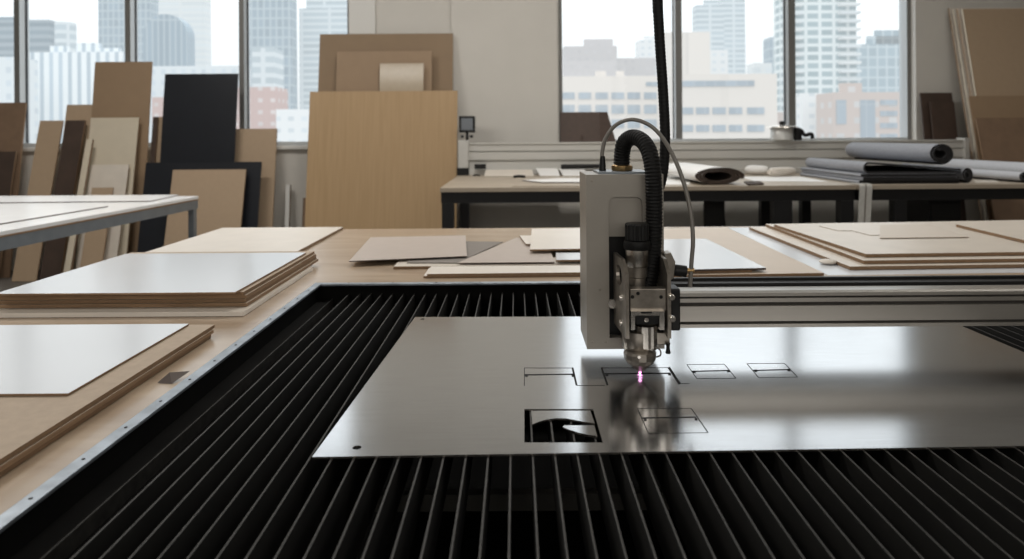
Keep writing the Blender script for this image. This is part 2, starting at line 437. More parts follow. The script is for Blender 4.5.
struct(MB().box((-400, 40, -61), (400, 420, -60)).build('ground_outside', mat('street', (.3, .3, .3), .9)))

# ================================================================== LEANING BOARDS ALONG THE WINDOW WALL
def leaner(name, label, m, x0, x1, ytop, Yt, Yb, t=.018, edge=None, z0=0.0, cat='board', group=None, shift=0.0):
    """a rectangular board standing on the floor at Yb and leaning back to Yt"""
    yt = ytop
    A, B = Q(x0, yt, Yt), Q(x1, yt, Yt); zt = (A.z + B.z) / 2
    a = Vector((A.x + shift, Yb, z0)); b2 = Vector((B.x + shift, Yb, z0)); c = Vector((B.x, Yt, zt)); d = Vector((A.x, Yt, zt))
    n = (b2 - a).cross(d - a).normalized() * -1     # points away from the camera
    if n.y < 0: n = -n
    off = n * t
    lift = max(0, -off.z) if off.z < 0 else 0
    v = [p + Vector((0, 0, lift)) for p in (a, b2, c, d)]; v += [p + off for p in v]
    mb = MB().add(v, [(0, 1, 2, 3), (7, 6, 5, 4), (0, 4, 5, 1), (1, 5, 6, 2), (2, 6, 7, 3), (3, 7, 4, 0)], [0, 0, 1, 1, 1, 1])
    return tag(mb.build(name, [m, edge or M_MDFD]), label, cat, group)
GL = 'boards leaning along the left windows'
def LB(label, m, x0, x1, y, Yt, Yb, name='leaning_board', **k): return leaner(name, label, m, x0, x1, y, Yt, Yb, group=GL, **k)
LB('brown board cut by the left edge of the photo, wide and upright', M_BROWN, -36, 26, 103, 7.55, 7.28)
LB('near-black narrow board standing before the leftmost brown board', M_DKBROWN, -24, 16, 152, 7.42, 7.14)
LB('slim tan board tilted left, beside the window sill', M_TAN, 40, 63, 121, 7.52, 7.08)
LB('mid brown board peeping out behind the dark brown one', M_TAN, 67, 93, 105, 7.60, 7.22)
LB('dark brown narrow board beside the slim tan board', M_DKBROWN, 66, 85, 121, 7.48, 7.04, t=.03)
LB('thin light batten left of the cream boards', M_CREAM, 86.5, 92.5, 140, 7.30, 6.88, t=.03, edge=M_BROWN)
LB('tallest brown board, behind the cream boards', M_CARD2, 95, 152, 62, 7.62, 7.36)
LB('large cream board before the tallest brown board', M_CREAM, 91, 139, 118, 7.46, 7.16)
LB('smaller cream board in front of the large cream one', M_PALE, 91, 129, 165, 7.32, 7.03)
LB('short tan board, frontmost before the cream boards', M_TAN, 92, 113, 188, 7.17, 6.92)
LB('thin dark brown strip left of the tall black panel', M_DKBROWN, 153, 158, 117, 7.55, 7.30)
LB('thin tan strip touching the tall black panel', M_TAN, 158.5, 170, 117, 7.58, 7.33)
LB('tall black panel standing behind the wide black one', M_BLACKB, 165, 238, 74, 7.52, 7.25, edge=M_BLACKB, name='black_board')
LB('wide low black panel with a tan board leaning on it', M_BLACKB, 146, 261.5, 162.5, 7.34, 7.10, edge=M_BLACKB, name='black_board')
LB('square tan board leaning on the wide black panel', M_TAN, 173, 246, 170, 7.24, 6.95)
LB('tan board right of the tall black panel, under the window', M_TAN, 232, 277, 129, 7.58, 7.34)
LB('thin pale strip standing alone against the wall under the sill', M_SILL, 286, 290, 185, 7.60, 7.50, t=.04, name='thin_strip')
GC = 'panels leaning on the wall by the rear bench'
def CB(label, m, x0, x1, y, Yt, Yb, name='leaning_board', **k): return leaner(name, label, m, x0, x1, y, Yt, Yb, group=GC, **k)
CB('large brown fibreboard, highest at the back of the panel group', M_CARD, 320, 453, 34, 7.58, 7.20)
CB('smaller brown fibreboard before the highest one', M_CARD2, 337, 432, 51.5, 7.46, 7.14)
CB('small glossy cream sheet above the oak panel', mat('glossy cream sheet', (.42, .345, .25), .12, noise=.03), 380, 423.5, 63.5, 7.38, 7.10, name='glossy_sheet', t=.008)
CB('large oak veneer panel, frontmost and widest of its group', M_OAK, 310, 457.5, 91.5, 7.22, 6.92, name='oak_board', t=.022)
CB('small brown offcut peeping out left of the oak panel', M_BROWN, 303, 311, 198, 7.32, 7.20, name='small_offcut')
# right hand group
GR = 'panels leaning at the right end of the wall'
def RB(label, m, x0, x1, y, Yt, Yb, name='leaning_board', **k): return leaner(name, label, m, x0, x1, y, Yt, Yb, group=GR, **k)
RB('tall dark brown board right of the window', M_DKBROWN, 920, 952, 93, 7.58, 7.30, edge=M_DKBROWN)
RB('black brown board in front of the tall dark brown one', M_DKBROWN, 930, 954, 102, 7.50, 7.22, edge=M_DKBROWN)
RB('rearmost tall plywood sheet of the right stack', M_PALE, 949, 1075, 8, 7.60, 6.95, t=.02, edge=M_PLYEDGE)
RB('second tall plywood sheet of the right stack', M_PALE, 953.5, 1078, 9, 7.50, 6.86, t=.02, edge=M_CREAM)
RB('third tall plywood sheet of the right stack', M_PALE, 957.5, 1082, 8.5, 7.40, 6.77, t=.02, edge=M_PLYEDGE)
RB('front tall tan sheet of the right stack', M_TAN, 962.5, 1085, 9, 7.30, 6.68, t=.02, edge=M_CREAM)
RB('lower tan panel leaning on the tall right stack', M_CARD2, 969, 1085, 96, 6.94, 6.50, t=.016)
RB('dark brown panel, frontmost at the right edge', M_BROWN, 976, 1090, 118, 6.78, 6.36, t=.016)

# ================================================================== REAR BENCHES WITH THE LONG RAIL
ZT = 1.05
YF, YK = P(640, 186.5, ZT).y, 7.25
def bench(label, x0, x1, legs, top):
    rt = root('workbench', ((x0 + x1) / 2, YF, 0), label, 'workbench', 'benches under the right window')
    MB().box((x0, YF, ZT - .035), (x1, YK, ZT)).build('worktop', [top], rt, bevel=.003)
    a = MB(); az0, az1 = ZT - .12, ZT - .0355
    a.box((x0 + .005, YF + .02, az0), (x1 - .005, YF + .06, az1)); a.box((x0 + .005, YK - .07, az0), (x1 - .005, YK - .03, az1))
    a.box((x0 + .005, YF + .06, az0), (x0 + .045, YK - .07, az1)); a.box((x1 - .045, YF + .06, az0), (x1 - .005, YK - .07, az1))
    a.build('apron', M_STEELD, rt)
    for lx, wd in legs:
        for y0 in (YF + .02, YK - .14):
            MB().box((lx, y0, 0), (lx + wd, y0 + .09, az0 - .0005)).build('leg', M_STEELD, rt)
    return rt
bx0 = qx(440, 187.5, YF); bxm = qx(857, 186, YF); bx1 = 4.38
bench('long dark-framed workbench under the right window with papers on it', bx0, bxm - .004, [(bx0 + .01, .09), (qx(775, 200, YF), .14), (bxm - .115, .1)], M_PLYR)
bench('dark-framed workbench at the far right holding felt and rolls', bxm + .004, bx1, [(bxm + .3, .09), (bx1 - .11, .1)], M_PLYR)
# pedestal under the right bench
rt = root('pedestal_cabinet', (qx(943, 215, YF + .3), YF + .5, 0), 'black pedestal cabinet under the right bench', 'cabinet')
px0, px1 = qx(929, 215, YF + .3), qx(961, 215, YF + .3)
MB().box((px0, YF + .3, .03), (px1, YF + .8, ZT - .125)).build('body', M_STEELD, rt, bevel=.004)
for k in range(3): MB().box((px0 + .01, YF + .285, .06 + k * .28), (px1 - .01, YF + .2995, .32 + k * .28)).build('drawer', M_BLACKP, rt, bevel=.003)
# chair tucked in
chx = qx(714, 215, YF + .45)
rt = root('swivel_chair', (chx, YF + .55, 0), 'black swivel chair tucked under the long bench', 'chair')
MB().lathe((chx, YF + .55, 0), [(.03, .06), (.03, .46)], 16).build('column', M_STEELD, rt)
for k in range(5):
    t = 2 * math.pi * k / 5
    MB().tube([(chx + .028 * math.cos(t), YF + .55 + .028 * math.sin(t), .09), (chx + .27 * math.cos(t), YF + .55 + .27 * math.sin(t), .04)], .018, 8).build('base_arm', M_BLACKP, rt)
MB().lathe((chx, YF + .55, .46), [(.16, 0), (.2, .02), (.2, .06), (.17, .08)], 24).build('seat', M_BLACKP, rt)
pp = [(chx - .085, YF + .42, .66), (chx + .1, YF + .42, .64), (chx + .085, YF + .42, .74), (chx + .075, YF + .42, .9), (chx + .02, YF + .42, .925), (chx - .085, YF + .42, .925)]
MB().prism(pp, (0, .05, 0)).build('backrest', M_BLACKP, rt, bevel=.01)
MB().tube([(chx, YF + .46, .70), (chx, YF + .5, .6), (chx, YF + .55, .535)], .018, 8).build('back_stem', M_STEELD, rt)

# long rail machine on the bench
YR = 7.02
def rz(y): return qz(600, y, YR)
rx0, rx1 = qx(463, 150, YR), qx(963, 150, YR)
rt = root('rail_gantry', ((rx0 + rx1) / 2, YR, ZT + .001), 'long aluminium rail with end post lying along the back of the bench', 'machine rail')
RT = rz(142)
pr = [(0, 159), (0, 151.6), (.02, 151.4), (.02, 150.4), (0, 150.2), (0, 143.8), (-.012, 143.6), (-.012, 142), (.08, 142), (.08, 159)]
MB().prism([(rx0 + .02, YR + a, rz(b)) for a, b in pr], (rx1 - rx0 - .02, 0, 0)).build('rail_beam', M_RAIL, rt)
MB().box((rx0 + .06, YR - .03, ZT + .001), (rx1, YR + .11, ZT + .055)).build('rail_base', M_RAIL, rt, bevel=.003)
MB().box((rx0 + .06, YR + .02, ZT + .0555), (rx1, YR + .07, rz(159) - .0005)).build('rail_web', M_RAIL, rt)
MB().box((rx0 - .045, YR - .04, qz(465, 168, YR)), (rx0 + .055, YR + .12, qz(465, 140.5, YR))).build('end_post', M_RAIL, rt, bevel=.005)
MB().box((rx0 - .06, YR - .05, ZT + .001), (rx0 + .055, YR + .12, qz(465, 168, YR) - .0005)).build('post_foot', M_BLACKP, rt, bevel=.004)
MB().box((rx1 + .0005, YR - .03, ZT + .001), (rx1 + .05, YR + .11, rz(140.5))).build('end_plate', M_RAIL, rt, bevel=.004)
MB().box((qx(474.5, 165, YR - .06), YR - .075, qz(480, 169, YR - .06)), (qx(486, 165, YR - .06), YR - .0305, qz(480, 164, YR - .06))).build('junction_box', M_BLACKP, rt, bevel=.004)
# display
dx0, dx1 = qx(459, 124, YR - .02), qx(475, 124, YR - .02); dz0, dz1 = qz(467, 132.5, YR - .02), qz(467, 116, YR - .02)
rt = root('control_display', ((dx0 + dx1) / 2, YR, qz(467, 140.3, YR)), 'small black control display on top of the rail post', 'display')
MB().box((dx0, YR - .02, dz0), (dx1, YR + .02, dz1)).build('housing', M_BLACKP, rt, bevel=.006)
hs = bpy.data.objects[max((o.name for o in rt.children if o.name.startswith('housing')))]
MB().box((dx0 + .022, YR - .024, dz0 + .025), (dx1 - .022, YR - .0205, dz1 - .022)).build('screen', M_SCREEN, hs)
MB().tube([((dx0 + dx1) / 2, YR, qz(467, 140.3, YR)), ((dx0 + dx1) / 2, YR, dz0)], .015, 10).build('neck', M_STEELD, rt)
for k in (-1, 0, 1):
    MB().lathe(((dx0 + dx1) / 2 + k * .045, YR - .03, qz(467, 136.5, YR)), [(.012, -.015), (.015, 0), (.012, .015)], 10, axis='x').build('knob', M_STEELD, rt)
# pot on the sill
YP = YR + .03; kx = qx(782, 140, YP); kz = RT + .0005
rt = root('pot', (kx, YP, kz), 'small pale metal pot with black handle on the window sill', 'pot')
MB().lathe((kx, YP, kz), [(.10, 0), (.112, .01), (.110, .125), (.106, .13)], 28).build('body', mat('pale pot', (.62, .62, .60), .35, .3), rt)
pl_ = MB().lathe((kx, YP, kz + .1305), [(.155, 0), (.15, .01), (.07, .024), (.0, .028)], 28).build('lid', M_STEEL, rt)
MB().lathe((kx, YP, kz + .1585), [(.018, 0), (.028, .012), (.025, .036), (.005, .04)], 16).build('knob', M_BLACKP, pl_)
MB().tube(smoothpath([(kx + .10, YP - .07, kz + .125), (kx + .165, YP - .07, kz + .10), (kx + .20, YP - .07, kz + .055), (kx + .265, YP - .07, kz + .065), (kx + .278, YP - .07, kz + .02)], 8), .019, 10).build('handle', M_BLACKP, rt)
MB().box((kx + .10, YP - .10, kz + .002), (kx + .165, YP - .03, kz + .118)).build('handle_bracket', M_BLACKP, rt, bevel=.01)
# dark folded card behind the rail, resting on the sill
yy = YW - .02
a, b_, c = Q(558.5, 112, yy), Q(600, 112, yy), Q(607, 112, yy + .16)
z0 = SILL + .0045
a = Vector((qx(560.5, 112, yy), yy, a.z))
pts = [(a.x, YW + .0, z0), (b_.x, YW + .0, z0), (b_.x, YW + .07, a.z), (a.x, YW + .07, a.z)]
m = MB().prism(pts, (0, .012, 0))
m.prism([(b_.x + .001, YW + .0, z0), (qx(617, 138, YW), YW + .04, z0), (qx(608.5, 112, YW), YW + .10, a.z), (b_.x + .001, YW + .07, a.z)], (0, .012, 0))
m.box((qx(581, 120, YW), YW - .008, z0), (qx(582.5, 120, YW), YW + .0, z0 + .1))
tag(m.build('folded_card', mat('chocolate card', (.085, .055, .042), .55, noise=.1)), 'dark brown folded card standing on the sill behind the cutting head', 'card')

# flat things lying on the rear bench
def flat(name, label, pxs, z, t, mtop, medge=None, cat='sheet', group=None):
    """sheet with its top at height z, corners given in order round the outline"""
    pts = [P(x, y, z) for x, y in pxs]
    ar = sum(pts[i].x * pts[(i + 1) % len(pts)].y - pts[(i + 1) % len(pts)].x * pts[i].y for i in range(len(pts)))
    if ar < 0: pts.reverse()
    return tag(MB().slab(pts, t, 0, 1).build(name, [mtop, medge or M_MDFD]), label, cat, group)
flat('plywood_offcut', 'thin pale board at the front of the long bench, left of the cutting head', [(512, 186), (612, 185.5), (612, 178), (517, 178.5)], ZT + .007, .006, M_PLYR, M_PLYR)
flat('white_sheet', 'white sheet with a pointed left corner, near the head on the bench', [(541, 182), (625, 182), (625, 178.5), (560, 178), (522, 180)], ZT + .017, .006, M_PAPER, M_DKBROWN)
def tilted(name, label, xs, yb, yt, m, me, zb=ZT + .001, t=.003, cat='sheet'):
    """sheet whose back edge is propped on the foot of the rail"""
    Yt = YR - .05
    a, b_ = P(xs[0], yb, zb), P(xs[1], yb, zb); c, d = Q(xs[2], yt, Yt), Q(xs[3], yt, Yt)
    pts = [a, b_, Vector((c.x, Yt, (c.z + d.z) / 2)), Vector((d.x, Yt, (c.z + d.z) / 2))]
    pts = [p + Vector((0, 0, t)) for p in pts]
    return tag(MB().slab(pts, t, 0, 1).build(name, [m, me]), label, cat)
tilted('white_sheet', 'white paper propped before the rail, left of the other paper', (540, 560, 557, 536), 176, 168.5, M_PAPER, M_PAPER)
tilted('white_sheet', 'white paper propped before the rail, next to the cutting head', (563, 588, 584, 559), 176, 168.5, M_PAPER, M_PAPER)
tilted('cream_strip', 'long cream strip propped before the left end of the rail', (484, 534, 532, 486), 176.3, 170, M_PALE, M_PALE)
def dark_bit(name, label, path, r, cat):
    return tag(MB().tube(smoothpath(path, 6), r, 10).build(name, M_BLACKP), label, cat)
dark_bit('black_tube', 'black tube lying on the bench before the rail', [Q(561, 166.5, YR - .075), Q(580, 166.3, YR - .075), Q(600, 166.1, YR - .075)], .022, 'tube')
dark_bit('hand_tool', 'small black tool left of the white papers', [P(498, 173.5, ZT + .012), P(505, 172.5, ZT + .02), P(514, 173.4, ZT + .012)], .011, 'tool')
dark_bit('hand_tool', 'short black tool behind the pale front board', [P(514, 176.6, ZT + .012), P(519, 176.2, ZT + .014), P(525, 176.5, ZT + .012)], .012, 'tool')
dark_bit('cable_bit', 'short dark cable end beside the rail post foot', [P(473, 175.5, ZT + .01), P(477, 175, ZT + .015), P(480, 175.5, ZT + .01)], .008, 'cable')
flat('white_sheet', 'large white sheet right of the brown roll', [(755, 181), (828, 181.5), (800, 176.5), (738, 176.5)], ZT + .004, .003, M_PAPER, M_PAPER)
flat('white_sheet', 'white sheet at the left of the brown roll', [(655, 184.5), (690, 184.3), (690, 176), (655, 176)], ZT + .004, .003, M_PAPER, M_PAPER)

# rolled and folded soft goods
def spiral(cx, cz, r0, turns, t, flatz=1.0, n=30, tail=None, start=0.0):
    """outline (x, z) of a rolled sheet: outer path then inner path back"""
    out = []; inn = []
    N = int(n * turns)
    for k in range(N + 1):
        a = start + 2 * math.pi * k / n; r = r0 - (k / n) * t * 1.35
        if r < t * 1.2: break
        out.append((cx + math.cos(a) * r, cz + math.sin(a) * r * flatz)); inn.append((cx + math.cos(a) * (r - t), cz + math.sin(a) * (r - t) * flatz))
    return out, inn
def roll(name, label, c, length, r, turns, t, yaw, m_out, m_in, flatz=1.0, cat='roll', start=-math.pi / 2, mend=None, group=None):
    """rolled sheet whose axis runs along yaw (0 = +y); open end nearest the camera"""
    o_, i_ = spiral(0, r * flatz, r, turns, t, flatz, start=start)
    vs = []; fs = []; ms = []; n = len(o_)
    for y in (0, length):
        vs += [(x, y, z) for x, z in o_]; vs += [(x, y, z) for x, z in i_]
    for k in range(n - 1):
        fs.append((k, k + 1, 2 * n + k + 1, 2 * n + k)); ms.append(0)
        fs.append((n + k, 3 * n + k, 3 * n + k + 1, n + k + 1)); ms.append(1)
        fs.append((k, n + k, n + k + 1, k + 1)); ms.append(2)
        fs.append((2 * n + k, 2 * n + k + 1, 3 * n + k + 1, 3 * n + k)); ms.append(2)
    fs.append((0, 2 * n, 3 * n, n)); ms.append(2); fs.append((n - 1, 2 * n - 1, 4 * n - 1, 3 * n - 1)); ms.append(2)
    R = Matrix.Rotation(yaw, 3, 'Z'); c = Vector(c)
    mb = MB().add([R @ Vector(v) + c for v in vs], fs, ms, True)
    return tag(mb.build(name, [m_out, m_in, mend or m_in]), label, cat, group)
# brown lined roll beside the head: its open end faces the camera
roll('sheet_roll', 'flattened white roll with a brown lining right of the cutting head', (qx(719, 180, YF + .08), YF + .08, ZT + .001), 1.0, .205, 3.4, .02, math.radians(4), M_PAPER, M_FELTB, .34, start=math.radians(-20))
flat('brown_flap', 'loose brown flap trailing from the flattened roll', [(748, 184.2), (764, 183.4), (760, 181), (744, 181.2)], ZT + .012, .01, M_FELTB, M_FELTB)
# two white bundles
def bundle(name, label, a, b_, r, m, fl=.8):
    a = Vector(a); b_ = Vector(b_); pts = [a.lerp(b_, k / 10) for k in range(11)]
    prof = [.55, .86, .97, 1, 1, 1, 1, 1, .97, .86, .55]
    return tag(MB().tube(pts, lambda i: r * prof[i], 18, 0, 1.15).build(name, m), label, 'bundle')
bundle('paper_roll', 'short white paper roll, left one of the two white bundles', P(746, 169.5, ZT + .052), P(768, 170, ZT + .052), .043, M_PAPER)
bundle('cloth_bundle', 'rounded off-white cloth bundle, right one of the pair', P(769.5, 172, ZT + .048), P(794, 171, ZT + .048), .040, M_PALE)
# felt pile: folded sheets seen as stacked layers, a fold loop and a roll on top
def fold(name, label, x0, x1, y0, y1, zb, t, hgt, yaw=0.0, sag=0.0, lean=0.0, loops=True):
    """one thick sheet folded over on itself; the fold is at the right end (x1)"""
    o_ = []; n = 10; rr = hgt / 2
    up = [(x0 + (x1 - rr - x0) * k / n, zb + hgt + sag * math.sin(math.pi * k / n) + lean * (1 - k / n)) for k in range(n + 1)]
    arc = [(x1 - rr + rr * math.sin(a), zb + rr + rr * math.cos(a)) for a in [math.pi * k / 12 for k in range(1, 13)]]
    low_ = [(x1 - rr - (x1 - rr - x0) * k / n, zb) for k in range(1, n + 1)]
    c = up + arc + low_
    # inner offset
    inn = [(x, z - t) for x, z in up] + [(x1 - rr + (rr - t) * math.sin(a), zb + rr + (rr - t) * math.cos(a)) for a in [math.pi * k / 12 for k in range(1, 13)]] + [(x, z + t) for x, z in low_]
    n2 = len(c); vs = []
    for y in (y0, y1): vs += [(x, y, z) for x, z in c]; vs += [(x, y, z) for x, z in inn]
    fs = []; ms = []
    for k in range(n2 - 1):
        fs += [(k, k + 1, 2 * n2 + k + 1, 2 * n2 + k), (n2 + k, 3 * n2 + k, 3 * n2 + k + 1, n2 + k + 1), (k, n2 + k, n2 + k + 1, k + 1), (2 * n2 + k, 2 * n2 + k + 1, 3 * n2 + k + 1, 3 * n2 + k)]
        ms += [0, 1, 2, 2]
    fs += [(0, 2 * n2, 3 * n2, n2), (n2 - 1, 2 * n2 - 1, 4 * n2 - 1, 3 * n2 - 1)]; ms += [0, 0]
    vs = [(x0 + x1 - x, y, z) for x, y, z in vs]
    cen = Vector(((x0 + x1) / 2, (y0 + y1) / 2, 0)); R = Matrix.Rotation(yaw, 3, 'Z')
    mb = MB().add([R @ (Vector(v) - cen) + cen for v in vs], fs, ms, True)
    return tag(mb.build(name, [M_FELT, M_FELTD, M_FELTD]), label, 'felt', 'grey felt pile on the right bench')
Yfl = YF + .07
fold('felt_sheet', 'folded grey felt sheet at the bottom of the felt pile', 2.66, 3.44, Yfl + .02, Yfl + 1.15, ZT + .001, .011, .026)
fold('felt_sheet', 'folded grey felt sheet lying second from the bottom of the pile', 2.68, 3.43, Yfl, Yfl + 1.17, ZT + .028, .011, .026)
fold('felt_sheet', 'folded grey felt sheet third from the bottom of the pile', 2.67, 3.41, Yfl + .01, Yfl + 1.16, ZT + .055, .010, .024)
fold('felt_sheet', 'folded grey felt sheet with an open loop, directly under the top roll', 2.70, 3.46, Yfl + .03, Yfl + 1.12, ZT + .080, .014, .090, lean=-.058)
roll('felt_roll', 'thick grey felt roll lying on top of the felt pile', (3.30, Yfl + .02, ZT + .146), 1.3, .104, 2.6, .016, math.radians(2), M_FELT, M_FELTD, .82, cat='felt', start=math.radians(-90))
roll('felt_roll', 'small dark felt roll at the right end of the felt pile', (3.515, Yfl + .04, ZT + .001), .9, .05, 2, .013, 0, M_FELT, M_FELTD, 1.3, cat='felt')
# strap hanging over the bench edge
sx0, sx1 = qx(859, 190, YF), qx(871.5, 190, YF)
st = [(YF + .16, ZT + .003), (YF + .02, ZT + .004), (YF - .006, ZT - .004), (YF - .012, ZT - .04), (YF - .012, ZT - .16), (YF - .015, ZT - .30), (YF - .012, ZT - .36)]
sp_ = smoothpath([(0, a, b) for a, b in st], 6); m = MB()
dxs = [(-.018 * max(0, (ZT - p.z)) / .3) for p in sp_]
vs = []
for p, d in zip(sp_, dxs): vs += [(sx0 + d, p.y, p.z), (sx1 + d, p.y, p.z), (sx1 + d, p.y - .004, p.z + .003), (sx0 + d, p.y - .004, p.z + .003)]
fs = []
for i in range(len(sp_) - 1):
    for k in range(4): fs.append((i * 4 + k, i * 4 + (k + 1) % 4, i * 4 + 4 + (k + 1) % 4, i * 4 + 4 + k))
m.add(vs, fs, 0, True)
so = tag(m.build('canvas_strap', M_STRAP), 'pale canvas strap hanging over the bench edge below the felt', 'strap')
m = MB(); xm = (sx0 + sx1) / 2
for p, d, p2, d2 in zip(sp_, dxs, sp_[1:], dxs[1:]):
    m.add([(xm + d - .006, p.y - .0045, p.z + .0035), (xm + d + .006, p.y - .0045, p.z + .0035), (xm + d2 + .006, p2.y - .0045, p2.z + .0035), (xm + d2 - .006, p2.y - .0045, p2.z + .0035)], [(0, 1, 2, 3)])
m.build('stripe', M_DGREY, so)
# pale rolls at the right edge
roll('sheet_roll', 'pale grey roll at the right edge with a dark open end', (3.95, YF + .10, ZT + .001), 1.0, .052, 2.2, .012, math.radians(6), M_PALEFELT, M_FELTD, .85)
roll('sheet_roll', 'thicker pale roll lying behind the right edge roll', (4.17, YF + .12, ZT + .001), 1.3, .085, 2.2, .012, math.radians(3), M_PALEFELT, M_FELTD, .9)
flat('grey_sheet', 'flat grey sheet between the felt pile and the right rolls', [(976, 182.8), (1000, 182.3), (995, 180), (974, 180)], ZT + .006, .005, M_PALE, M_PALE)

# ================================================================== LEFT WHITE TABLE
ZW = 1.0
e1 = P(198.5, 196, ZW); e2 = P(0, 231.5, ZW)
tx = e1.x; ty1 = e1.y
rt = root('white_table', (tx, ty1, 0), 'white-topped table with grey steel frame at the left edge', 'table')
rt.rotation_euler.z = math.atan2(e1.y - e2.y, e1.x - e2.x) - math.pi / 2
MB().box((tx - 1.9, 2.3, ZW - .022), (tx, ty1, ZW), 0).build('tabletop', [mat('white worn table top', (.88, .885, .89), .25, noise=.03, nscale=5)], rt, bevel=.002)
MB().box((tx - 1.9, 2.3, ZW - .03), (tx + .001, ty1 + .001, ZW - .0225)).build('plywood_edge', M_PLYEDGE, rt)
a = MB(); az0, az1 = ZW - .095, ZW - .0305
a.box((tx - .05, 2.32, az0), (tx - .002, ty1 - .005, az1)); a.box((tx - 1.89, ty1 - .05, az0), (tx - .05, ty1 - .005, az1)); a.box((tx - 1.89, 2.32, az0), (tx - .05, 2.36, az1)); a.box((tx - 1.89, 2.36, az0), (tx - 1.85, ty1 - .05, az1))
a.build('apron', M_STEELG, rt)
for lx in (tx - .06, tx - 1.89):
    for ly in (2.32, ty1 - .065): MB().box((lx + .012, ly, 0), (lx + .055, ly + .045, az0 - .0005)).build('leg', M_STEELG, rt)
flat('white_laminate', 'white panel on the left table, nearer one with dark edge', [(-130, 229), (0, 223.5), (108, 206), (-60, 206.5)][::1], ZW + .007, .006, MATS['white worn table top'], M_DKBROWN, 'panel', 'panels on the left white table')
flat('white_laminate', 'white panel at the far end of the left table', [(-40, 202.8), (151, 200.8), (179, 194.6), (-10, 196)], ZW + .007, .006, MATS['white worn table top'], M_DKBROWN, 'panel', 'panels on the left white table')

# ================================================================== CUTTING TABLE ROUND THE BED
ZB = 1.02
BX0, BX1, BY0, BY1 = -.582, 1.72, .42, 2.02      # bed outline
TX0, TX1, TY0, TY1 = -1.30, 2.75, .40, P(430, 228.6, ZB).y
rt = root('cutting_table', ((TX0 + TX1) / 2, (TY0 + TY1) / 2, 0), 'large plywood cutting table surrounding the slatted laser bed', 'table')
g = .002
MB().holed([[(TX0, TY0, ZB), (TX1, TY0, ZB), (TX1, TY1, ZB), (TX0, TY1, ZB)], [(BX0 - g, BY0 - g, ZB), (BX1 + g, BY0 - g, ZB), (BX1 + g, BY1 + g, ZB), (BX0 - g, BY1 + g, ZB)]], (0, 0, -.03), 0, 1).build('tabletop', [M_PLY, M_PLYEDGE], rt)
a = MB()
for x0, x1, y0, y1 in ((TX0 + .05, TX1 - .05, TY1 - .1, TY1 - .05), (TX0 + .05, TX0 + .1, TY0 + .05, TY1 - .1), (TX1 - .1, TX1 - .05, TY0 + .05, TY1 - .1)): a.box((x0, y0, ZB - .12), (x1, y1, ZB - .0305))
a.build('apron', M_STEELD, rt)
for lx in (TX0 + .05, TX1 - .13):
    for ly in (TY0 + .05, TY1 - .13): MB().box((lx, ly, 0), (lx + .08, ly + .08, ZB - .1205)).build('leg', M_STEELD, rt)

# the bed
ZS = 1.0
rt = root('laser_bed', ((BX0 + BX1) / 2, (BY0 + BY1) / 2, 0), 'black slatted laser cutting bed with a galvanised rim', 'machine bed')
ZR = 1.028; rw = .021
m = MB()
for x0, x1, y0, y1 in ((BX0, BX0 + rw, BY0, BY1), (BX1 - rw, BX1, BY0, BY1), (BX0 + rw, BX1 - rw, BY1 - rw, BY1), (BX0 + rw, BX1 - rw, BY0, BY0 + rw)): m.box((x0, y0, ZR - .006), (x1, y1, ZR))
m.build('rim', M_GALV, rt, bevel=.0012)
m = MB()     # rivets along the rim
for k in range(14): m.lathe((BX0 + rw * .5, .62 + k * .1, ZR), [(.0026, 0), (.0022, .0008), (.001, .0012)], 8)
for k in range(18): m.lathe((BX0 + .1 + k * .125, BY1 - rw * .5, ZR), [(.0026, 0), (.0022, .0008), (.001, .0012)], 8)
r_ = m.build('rivet', M_STEELD, rt); r_['kind'] = 'stuff'
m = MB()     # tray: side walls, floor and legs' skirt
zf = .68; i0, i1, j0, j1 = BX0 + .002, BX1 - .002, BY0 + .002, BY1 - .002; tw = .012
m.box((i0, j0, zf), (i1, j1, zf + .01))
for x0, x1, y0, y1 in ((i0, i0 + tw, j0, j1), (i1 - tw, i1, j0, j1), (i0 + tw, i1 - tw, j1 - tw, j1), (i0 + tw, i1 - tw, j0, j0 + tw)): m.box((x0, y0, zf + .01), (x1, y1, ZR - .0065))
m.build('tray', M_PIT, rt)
m = MB()     # ledge that carries the slats, with a lip
lz = .938
m.box((i0 + tw, j0 + tw, lz - .03), (i0 + .05, j1 - tw, lz + .045)); m.box((i0 + .05, j0 + tw, lz - .03), (i0 + .085, j1 - tw, lz + .022))
m.box((i1 - .06, j0 + tw, lz - .03), (i1 - tw, j1 - tw, lz + .045))
m.box((i0 + .085, j1 - .05, lz - .03), (i1 - .06, j1 - tw, lz - .001)); m.box((i0 + .085, j0 + tw, lz - .03), (i1 - .06, j0 + .05, lz - .001))
m.build('ledge', M_PIT, rt, bevel=.003)
MB().box((i0 + .0505, j0 + tw, lz + .0225), (i0 + .0525, j1 - tw, lz + .047)).build('lip_highlight', M_SLATTOP, rt)  # lip bar in a lighter tone, paints the highlight along the ledge edge
for yb in (1.07, 1.86): MB().box((i0 + .086, yb - .009, .880), (i1 - .061, yb + .009, .905)).build('cross_bar', mat('sooty bar', (.10, .095, .085), .5, .3), rt)
for py in (BX0 + .04, BX1 - .12):
    for ly in (BY0 + .06, BY1 - .14): MB().box((py, ly, 0), (py + .08, ly + .08, zf - .0005)).build('leg', M_STEELD, rt)
k = -15; proto = None
sx = -.0108
while sx + k * .03125 < BX1 - .075:
    X = sx + k * .03125; h = .0013
    if proto is None:
        mb = MB().box((X - h, j0 + tw + .003, lz), (X + h, j1 - tw - .003, ZS - .0005), [0, 1, 0, 0, 0, 0])
        proto = mb.build('slat', [M_SLAT, M_SLATTOP], rt); x_first = X
    else:
        o = proto.copy(); COL.objects.link(o); o.parent = rt; o.location.x = X - x_first
        o.rotation_euler.z = 0
    k += 1

